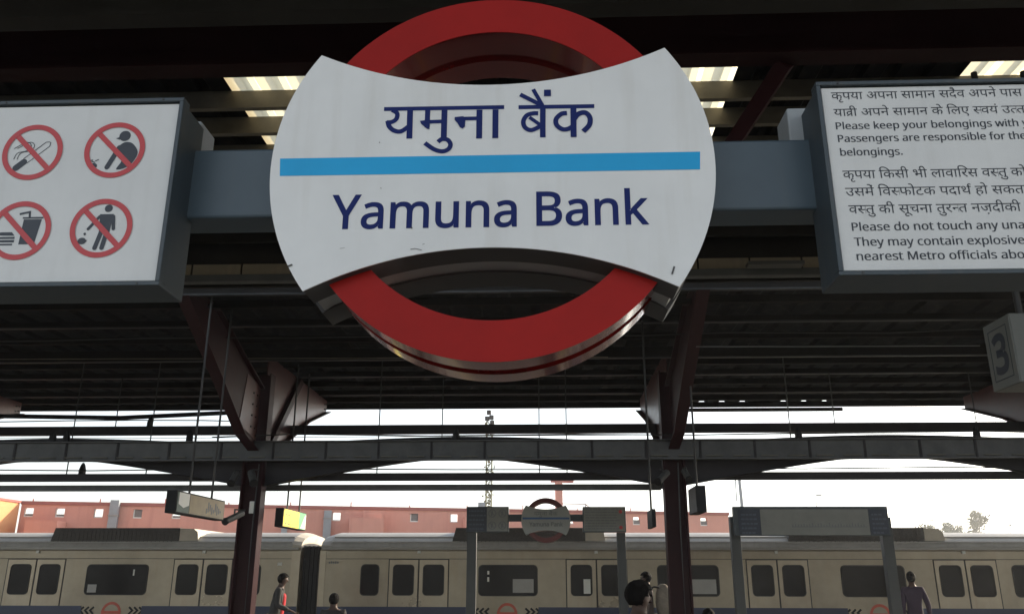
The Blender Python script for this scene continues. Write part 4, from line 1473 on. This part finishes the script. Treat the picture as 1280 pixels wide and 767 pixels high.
def street_lamp(u_x, y, ztop, side, label, arm=0.7):
    t = thing('street_lamp', (u_x, y, -1.25), label, 'street lamp')
    MB().tube([(u_x, y, -1.25), (u_x, y, ztop)], [0.09, 0.05], 8).build('pole', M_DUCT, t)
    MB().tube([(u_x, y, ztop), (u_x + side * arm, y, ztop + 0.06)], 0.04, 6).build('arm', M_DUCT, t)
    MB().box(u_x + side * arm - 0.28, u_x + side * arm + 0.28, y - 0.14, y + 0.14, ztop + 0.02, ztop + 0.14).build('lamp_head', M_LAMP, t, bevel=0.03)


street_lamp(39.95, 90, 7.0, -1, 'distant street lamp with left-pointing arm over the metro car roof')
street_lamp(47.1, 90, 6.5, 1, 'small distant street lamp nearest the right edge', 0.3)
street_lamp(27.95, 90, 9.5, 1, 'thin distant lamp post rising over the route map board', 0.35)

# overhead wires behind the opposite canopy
wr = thing('overhead_wires', (0, 27, 5), 'thin overhead wires strung above the metro train', 'wires')
for (z0, y) in ((5.35, 27), (4.95, 24.5), (6.9, 33)):
    MB().tube([(-45, y, z0 + 0.1), (-15, y, z0 - 0.06), (15, y, z0), (45, y, z0 - 0.05)], 0.012, 4).build('wire', M_ROD, wr)

# ================================================================== TREES FAR RIGHT


def tree(x, y, h, w, n, m, label, seed, grp='trees beyond the metro train'):
    random.seed(seed)
    t = thing('tree', (x, y, -1.25), label, 'tree', grp)
    tb = MB()
    tb.tube([(x, y, -1.25), (x + 0.1, y, -1.25 + h * 0.35), (x - 0.05, y, -1.25 + h * 0.75)], [0.22, 0.16, 0.06], 7)
    cl = []
    for k in range(16):
        a = random.uniform(0, 6.28); r_ = random.uniform(0.1, 1) ** 0.6
        zz = random.uniform(0.42, 0.98)
        ww = w * (1.15 - abs(zz - 0.62) * 1.5) * r_
        p = Vector((x + math.cos(a) * ww, y + math.sin(a) * ww, -1.25 + h * zz))
        cl.append(p)
        tb.tube([(x, y, -1.25 + h * (0.30 + 0.25 * random.random())), tuple(p)], [0.07, 0.02], 5)
    tb.build('trunk', M_BARK, t)
    mb = MB()
    for k in range(n):
        c_ = random.choice(cl)
        p = c_ + Vector((random.gauss(0, 1), random.gauss(0, 1), random.gauss(0, 0.8))) * (w * 0.23)
        s_ = random.uniform(0.08, 0.17)
        a = Vector((random.uniform(-1, 1), random.uniform(-1, 1), random.uniform(-1, 1))).normalized() * s_
        b = a.cross(Vector((random.uniform(-1, 1), random.uniform(-1, 1), random.uniform(-1, 1)))).normalized() * s_ * 0.7
        mb.quad(tuple(p + a), tuple(p + b), tuple(p - a), tuple(p - b))
    mb.build('crown', m, t)


tree(55.6, 130, 10.0, 2.1, 4200, M_LEAF, 'leftmost low olive tree above the metro car roof', 1)
tree(57.6, 132, 9.7, 1.9, 4000, M_LEAF, 'low olive tree just left of the street lamp, over the car roof', 2)
tree(59.0, 129, 10.1, 1.7, 4000, M_LEAF, 'low olive tree just right of the distant street lamp', 3)
tree(60.6, 133, 9.8, 1.5, 3400, M_LEAF, 'small bushy tree between the lamp and the taller tree', 4)
tree(62.4, 128, 11.6, 2.0, 5200, M_LEAF2, 'taller pale green tree at the right of the distant tree row', 5)

# ================================================================== PEOPLE


def skin_mesh(name, verts, edges, radii, m, parent, root=0, sub=2):
    me = bpy.data.meshes.new(name)
    me.from_pydata([tuple(v) for v in verts], edges, [])
    o = bpy.data.objects.new(name, me)
    col.objects.link(o)
    md = o.modifiers.new('skin', 'SKIN')
    md.use_smooth_shade = True
    sv = me.skin_vertices[0].data
    for i, r_ in enumerate(radii):
        sv[i].radius = r_ if isinstance(r_, (tuple, list)) else (r_, r_)
        sv[i].use_root = (i == root)
    s_ = o.modifiers.new('sub', 'SUBSURF')
    s_.levels = sub
    s_.render_levels = sub
    dg = bpy.context.evaluated_depsgraph_get()
    m2 = bpy.data.meshes.new_from_object(o.evaluated_get(dg))
    bpy.data.objects.remove(o)
    m2.name = name
    m2.materials.clear()
    m2.materials.append(m)
    for p in m2.polygons: p.use_smooth = True
    o2 = bpy.data.objects.new(name, m2)
    col.objects.link(o2)
    o2.parent = parent
    return o2


def person(loc, face, height, label, top, legs, pose='stand', hair='short', lean=0.0, arm='down', inner=None, slim=1.0):
    """face: heading in degrees, 0 = looking along +Y (away), 90 = towards -X, -90 = towards +X"""
    t = thing('person', (0, 0, 0), label, 'person')
    k = height / 1.70
    seat = pose == 'sit'
    dz = -0.44 if seat else 0.0
    V, E, RD = [], [], []

    def add(p, r_, link=None):
        V.append(Vector(p)); RD.append(r_)
        if link is not None: E.append((link, len(V) - 1))
        return len(V) - 1
    ln = math.sin(R(lean))
    def up(x, y, z):       # lean the upper body forward about the hips
        q = z - 0.95
        return (x, y + q * ln, z + dz - (q * (1 - math.cos(R(lean)))))
    pel = add((0, 0, 0.95 + dz), (0.155, 0.11))
    sp = add(up(0, 0.01, 1.12), (0.135, 0.10), pel)
    ch = add(up(0, 0.0, 1.32), (0.165, 0.115), sp)
    nk = add(up(0, 0.0, 1.455), 0.06, ch)
    hb = add(up(0, 0.015, 1.53), (0.060, 0.066), nk)
    hm = add(up(0, 0.025, 1.60), (0.076, 0.092), hb)
    ht = add(up(0, 0.015, 1.665), (0.058, 0.072), hm)
    add(up(0, 0.125, 1.585), 0.012, hm)          # nose
    for s in (-1, 1): add(up(s * 0.082, 0.01, 1.59), 0.014, hm)   # ears
    hands = {}
    joints = {}
    for s in (-1, 1):
        sh = add(up(s * 0.185, 0.0, 1.395), 0.055, ch)
        mode = arm if isinstance(arm, str) else arm[0 if s < 0 else 1]
        if mode == 'down': el, wr_ = (s * 0.235, -0.02, 1.12), (s * 0.25, 0.04, 0.87)
        elif mode == 'hip': el, wr_ = (s * 0.36, -0.06, 1.14), (s * 0.19, 0.05, 0.99)
        elif mode == 'side': el, wr_ = (s * 0.27, -0.03, 1.13), (s * 0.29, 0.06, 0.93)
        elif mode == 'fwd': el, wr_ = (s * 0.22, 0.05, 1.12), (s * 0.16, 0.30, 1.02)
        elif mode == 'lap': el, wr_ = (s * 0.24, 0.04, 1.12), (s * 0.10, 0.30, 1.03)
        else: el, wr_ = (s * 0.27, 0.06, 1.15), (s * 0.30, 0.22, 1.30)
        e_ = add(up(*el), 0.040, sh)
        w_ = add(up(*wr_), 0.026, e_)
        joints[s] = (V[sh].copy(), V[e_].copy(), V[w_].copy())
        d = (V[w_] - V[e_]).normalized()
        side = d.cross(Vector((0, 1, 0.3))).normalized()
        palm = add(V[w_] + d * 0.075, (0.036, 0.020), w_)
        for f in range(4):
            off = side * (0.027 * (f - 1.5) / 1.5)
            L = (0.070, 0.082, 0.078, 0.060)[f]
            a_ = add(V[palm] + d * 0.03 + off, 0.0095, palm)
            b_ = add(V[a_] + d * (L * 0.5) + Vector((0, 0.006, 0)), 0.0088, a_)
            add(V[b_] + d * (L * 0.42) + Vector((0, 0.016, 0.004)), 0.0075, b_)
        th = add(V[w_] + d * 0.045 - side * 0.036, 0.010, w_)
        add(V[th] + d * 0.035 - side * 0.014, 0.0085, th)
    for s in (-1, 1):
        hp = add((s * 0.095, 0, 0.88 + dz), 0.085, pel)
        if seat:
            kn = add((s * 0.12, 0.43, 0.50), 0.060, hp)
            an = add((s * 0.12, 0.40, 0.09), 0.040, kn)
        else:
            kn = add((s * 0.10, 0.02 + 0.05 * s, 0.50), 0.058, hp)
            an = add((s * 0.10, -0.03 + 0.05 * s, 0.09), 0.038, kn)
        add(V[an] + Vector((0, 0.07, -0.045)), 0.036, an)
        toe = add(V[an] + Vector((0, 0.17, -0.058)), 0.028, an + 1)
    body = skin_mesh('body', V, E, RD, M_SKIN, t, 0, 1)
    # clothing
    def chain(name, m, idxs, grow):
        vv, ee, rr = [], [], []
        mp = {}
        for i in idxs:
            mp[i] = len(vv); vv.append(V[i]); r_ = RD[i]
            rr.append((r_[0] + grow, r_[1] + grow) if isinstance(r_, tuple) else (r_ + grow, r_ + grow))
        for a, b in E:
            if a in mp and b in mp: ee.append((mp[a], mp[b]))
        return vv, ee, rr
    # shirt: pelvis, spine, chest, shoulders, elbows, wrists
    names_top = [pel, sp, ch]
    vv = [V[pel] + Vector((0, 0, -0.06)), V[pel], V[sp], V[ch], V[nk] + Vector((0, 0, -0.055))]
    ee = [(0, 1), (1, 2), (2, 3), (3, 4)]
    rr = [(0.175, 0.135), (0.175, 0.135), (0.16, 0.125), (0.192, 0.142), (0.085, 0.085)]
    for s in (-1, 1):
        a, b, c = joints[s]
        n = len(vv)
        vv += [a, b, c - (c - b).normalized() * 0.02]
        ee += [(3, n), (n, n + 1), (n + 1, n + 2)]
        rr += [(0.074, 0.074), (0.060, 0.060), (0.046, 0.046)]
    skin_mesh('jacket', vv, ee, rr, top, t, 1, 2)
    if inner:
        f0 = V[ch] + Vector((0, 0.075, 0.04)); f1 = V[sp] + Vector((0, 0.09, -0.02)); f2 = V[pel] + Vector((0, 0.09, -0.12))
        skin_mesh('shirt_front', [f0, f1, f2], [(0, 1), (1, 2)], [(0.085, 0.085), (0.09, 0.085), (0.10, 0.08)], inner, t, 0, 2)
    hips = [i for i in range(len(V))]
    base = len(V) - 10
    vv = [V[pel] + Vector((0, 0, 0.02))]
    ee, rr = [], [(0.165, 0.122)]
    for q in range(2):
        h_i = base + 5 * q
        n = len(vv)
        vv += [V[h_i], V[h_i + 1], V[h_i + 2]]
        ee += [(0, n), (n, n + 1), (n + 1, n + 2)]
        rr += [(0.105, 0.105), (0.082, 0.082), (0.062, 0.062)]
        sh_ = [V[h_i + 2] + Vector((0, -0.03, -0.05)), V[h_i + 3], V[h_i + 4]]
        skin_mesh('shoe', sh_, [(0, 1), (1, 2)], [(0.042, 0.040), (0.046, 0.040), (0.038, 0.030)], M_DARK, t, 0, 1)
    skin_mesh('trousers', vv, ee, rr, legs, t, 0, 2)
    # hair
    H0 = V[hm]
    up_a = 0.0
    bm = bmesh.new()
    bmesh.ops.create_icosphere(bm, subdivisions=4, radius=1.0)
    g_ = {'short': 1.0, 'bun': 1.0, 'thick': 1.13}[hair]
    rnd = random.Random(len(label))
    for v in bm.verts:
        d_ = v.co.copy()
        lump = 1 + 0.035 * math.sin(9 * d_.x + 2) * math.sin(8 * d_.y) + 0.03 * rnd.random()
        v.co = Vector((d_.x * 0.093, d_.y * 0.112, d_.z * 0.108)) * g_ * lump + Vector((0, -0.012, 0.022))
    kill = [v for v in bm.verts if (v.co.y > 0.02 + 0.02 * g_ and v.co.z < 0.045) or v.co.z < -0.075 or (abs(v.co.x) > 0.055 and v.co.y > -0.01 and v.co.z < 0.0)]
    bmesh.ops.delete(bm, geom=kill, context='VERTS')
    if hair == 'bun':
        bmesh.ops.create_icosphere(bm, subdivisions=3, radius=0.045, matrix=Matrix.Translation((0, -0.125, 0.0)))
    me_ = bpy.data.meshes.new('hair')
    for v in bm.verts: v.co += H0
    bm.to_mesh(me_); bm.free()
    me_.materials.append(M_HAIR)
    for p_ in me_.polygons: p_.use_smooth = True
    ho = bpy.data.objects.new('hair', me_)
    col.objects.link(ho)
    ho.parent = t
    for s in (-1, 1):
        p = H0 + Vector((s * 0.030, 0.088, 0.012))
        e = MB(); e.tube([p + Vector((0, -0.004, 0)), p + Vector((0, 0.004, 0))], 0.010, 8)
        ORG[t.name] = Vector((0, 0, 0))
        e.build('eye', M_HAIR, t)
    p = H0 + Vector((0, 0.090, -0.045))
    MB().box(p.x - 0.022, p.x + 0.022, p.y - 0.006, p.y + 0.004, p.z - 0.005, p.z + 0.005).build('mouth', M_MAR, t)
    t.location = loc
    t.rotation_euler = (0, 0, R(face))
    t.scale = (k * slim, k * slim, k)
    ORG[t.name] = Vector(loc)
    return t


C_GREY = mat('jacket_grey', (0.045, 0.044, 0.044), 0.85, vary=0.2, scale=8, bump=0.3, bscale=40)
C_RED = mat('shirt_red', (0.50, 0.02, 0.03), 0.8, vary=0.15, scale=8)
C_BLK = mat('shawl_black', (0.030, 0.030, 0.034), 0.85, vary=0.3, scale=8, bump=0.3, bscale=40)
C_PUR = mat('jacket_purple', (0.040, 0.024, 0.048), 0.8, vary=0.2, scale=8, bump=0.3, bscale=40)
C_BRN = mat('shirt_umber', (0.07, 0.05, 0.045), 0.8, vary=0.2, scale=8)
C_TRO = mat('trouser_khaki', (0.18, 0.155, 0.11), 0.85, vary=0.15, scale=8)
C_TRG = mat('trouser_grey', (0.10, 0.10, 0.095), 0.85, vary=0.15, scale=8)
C_NAV = mat('jacket_navy', (0.04, 0.045, 0.10), 0.8, vary=0.2, scale=8)
C_BAG = mat('backpack_stone', (0.20, 0.17, 0.135), 0.85, vary=0.25, scale=7, bump=0.4, bscale=30)

person((-5.266, 17.0, 0), -80, 1.66, 'man in grey jacket over a red shirt facing right beside the gangway', C_GREY, C_TRO, lean=10, arm=('down', 'fwd'), inner=C_RED)
person((-4.019, 16.6, 0), 8, 1.74, 'dark shawled person seated with back turned, right of the red-shirted man', C_BLK, C_BLK, pose='sit', arm='lap')
person((0.732, 7.2, 0), -72, 1.575, 'black-haired person close by, only the head showing beside the gantry post', C_BLK, C_TRG, hair='thick')
person((1.946, 17.3, 0), 75, 1.69, 'standing person in umber shirt wearing a backpack, left of the right column', C_BRN, C_TRG)
person((6.901, 17.0, 0), -14, 1.70, 'person in purple jacket with back turned, right of the route map gantry', C_PUR, C_TRG, hair='bun', arm=('down', 'side'), slim=0.86)
person((2.317, 12.9, 0), 15, 1.585, 'seated person whose crown just shows right of the right maroon column', C_NAV, C_TRG, pose='sit', arm='lap')

bx = 2.252
bp = thing('backpack', (bx, 17.3, 1.0), 'stone grey backpack worn by the person left of the right column', 'backpack')
def pouch(name, cx, cy, cz, ax, ay, az, e=3.2):
    bm = bmesh.new()
    bmesh.ops.create_icosphere(bm, subdivisions=4, radius=1.0)
    for v in bm.verts:
        d_ = v.co
        r_ = (abs(d_.x) ** e + abs(d_.y) ** e + abs(d_.z) ** e) ** (-1 / e)
        tp = 1 - 0.22 * max(0, d_.z)
        w_ = 1 + 0.03 * math.sin(13 * d_.z + 3 * d_.x) + 0.02 * math.sin(21 * d_.y)
        v.co = Vector((cx + d_.x * r_ * ax * tp * w_, cy + d_.y * r_ * ay * tp * w_, cz + d_.z * r_ * az))
    me_ = bpy.data.meshes.new(name)
    bm.to_mesh(me_); bm.free()
    me_.materials.append(C_BAG)
    for p_ in me_.polygons: p_.use_smooth = True
    o = bpy.data.objects.new(name, me_)
    col.objects.link(o); o.parent = bp
pouch('bag', 0, 0, 0.20, 0.145, 0.16, 0.29)
pouch('pocket', 0.13, 0, 0.08, 0.05, 0.11, 0.14)
skin_mesh('strap', [Vector((-0.08, -0.1, 0.42)), Vector((-0.20, -0.14, 0.44)), Vector((-0.30, -0.12, 0.34))], [(0, 1), (1, 2)], [(0.02, 0.02)] * 3, M_DARK, bp, 1, 1)


def bench(x, y, label):
    b = thing('bench', (x, y, 0), label, 'bench', 'steel benches on the opposite platform')
    MB().box(x - 0.75, x + 0.75, y - 0.20, y + 0.24, 0.40, 0.435).build('seat', M_TRIM, b, bevel=0.01)
    for s in (-0.55, 0.55):
        MB().box(x + s - 0.03, x + s + 0.03, y - 0.16, y + 0.20, 0.0, 0.399).build('leg', M_DARK, b)


bench(-4.019, 16.6, 'steel bench under the dark shawled person')
bench(2.317, 12.9, 'steel bench under the seated person near the platform edge')

# ================================================================== HAZE IN THE AIR
hz = MB().box(-2600, 2600, -2600, 2600, -3.3, 13.5).build('haze', None, None)
hm_ = bpy.data.materials.new('haze_air')
hm_.use_nodes = True
hn = hm_.node_tree
for n in list(hn.nodes): hn.nodes.remove(n)
ho_ = hn.nodes.new('ShaderNodeOutputMaterial')
pv = hn.nodes.new('ShaderNodeVolumePrincipled')
pv.inputs['Color'].default_value = (0.93, 0.94, 0.96, 1)
pv.inputs['Density'].default_value = 0.0014
pv.inputs['Anisotropy'].default_value = 0.35
hn.links.new(pv.outputs[0], ho_.inputs['Volume'])
hz.data.materials.clear()
hz.data.materials.append(hm_)
tag(hz, kind='stuff')
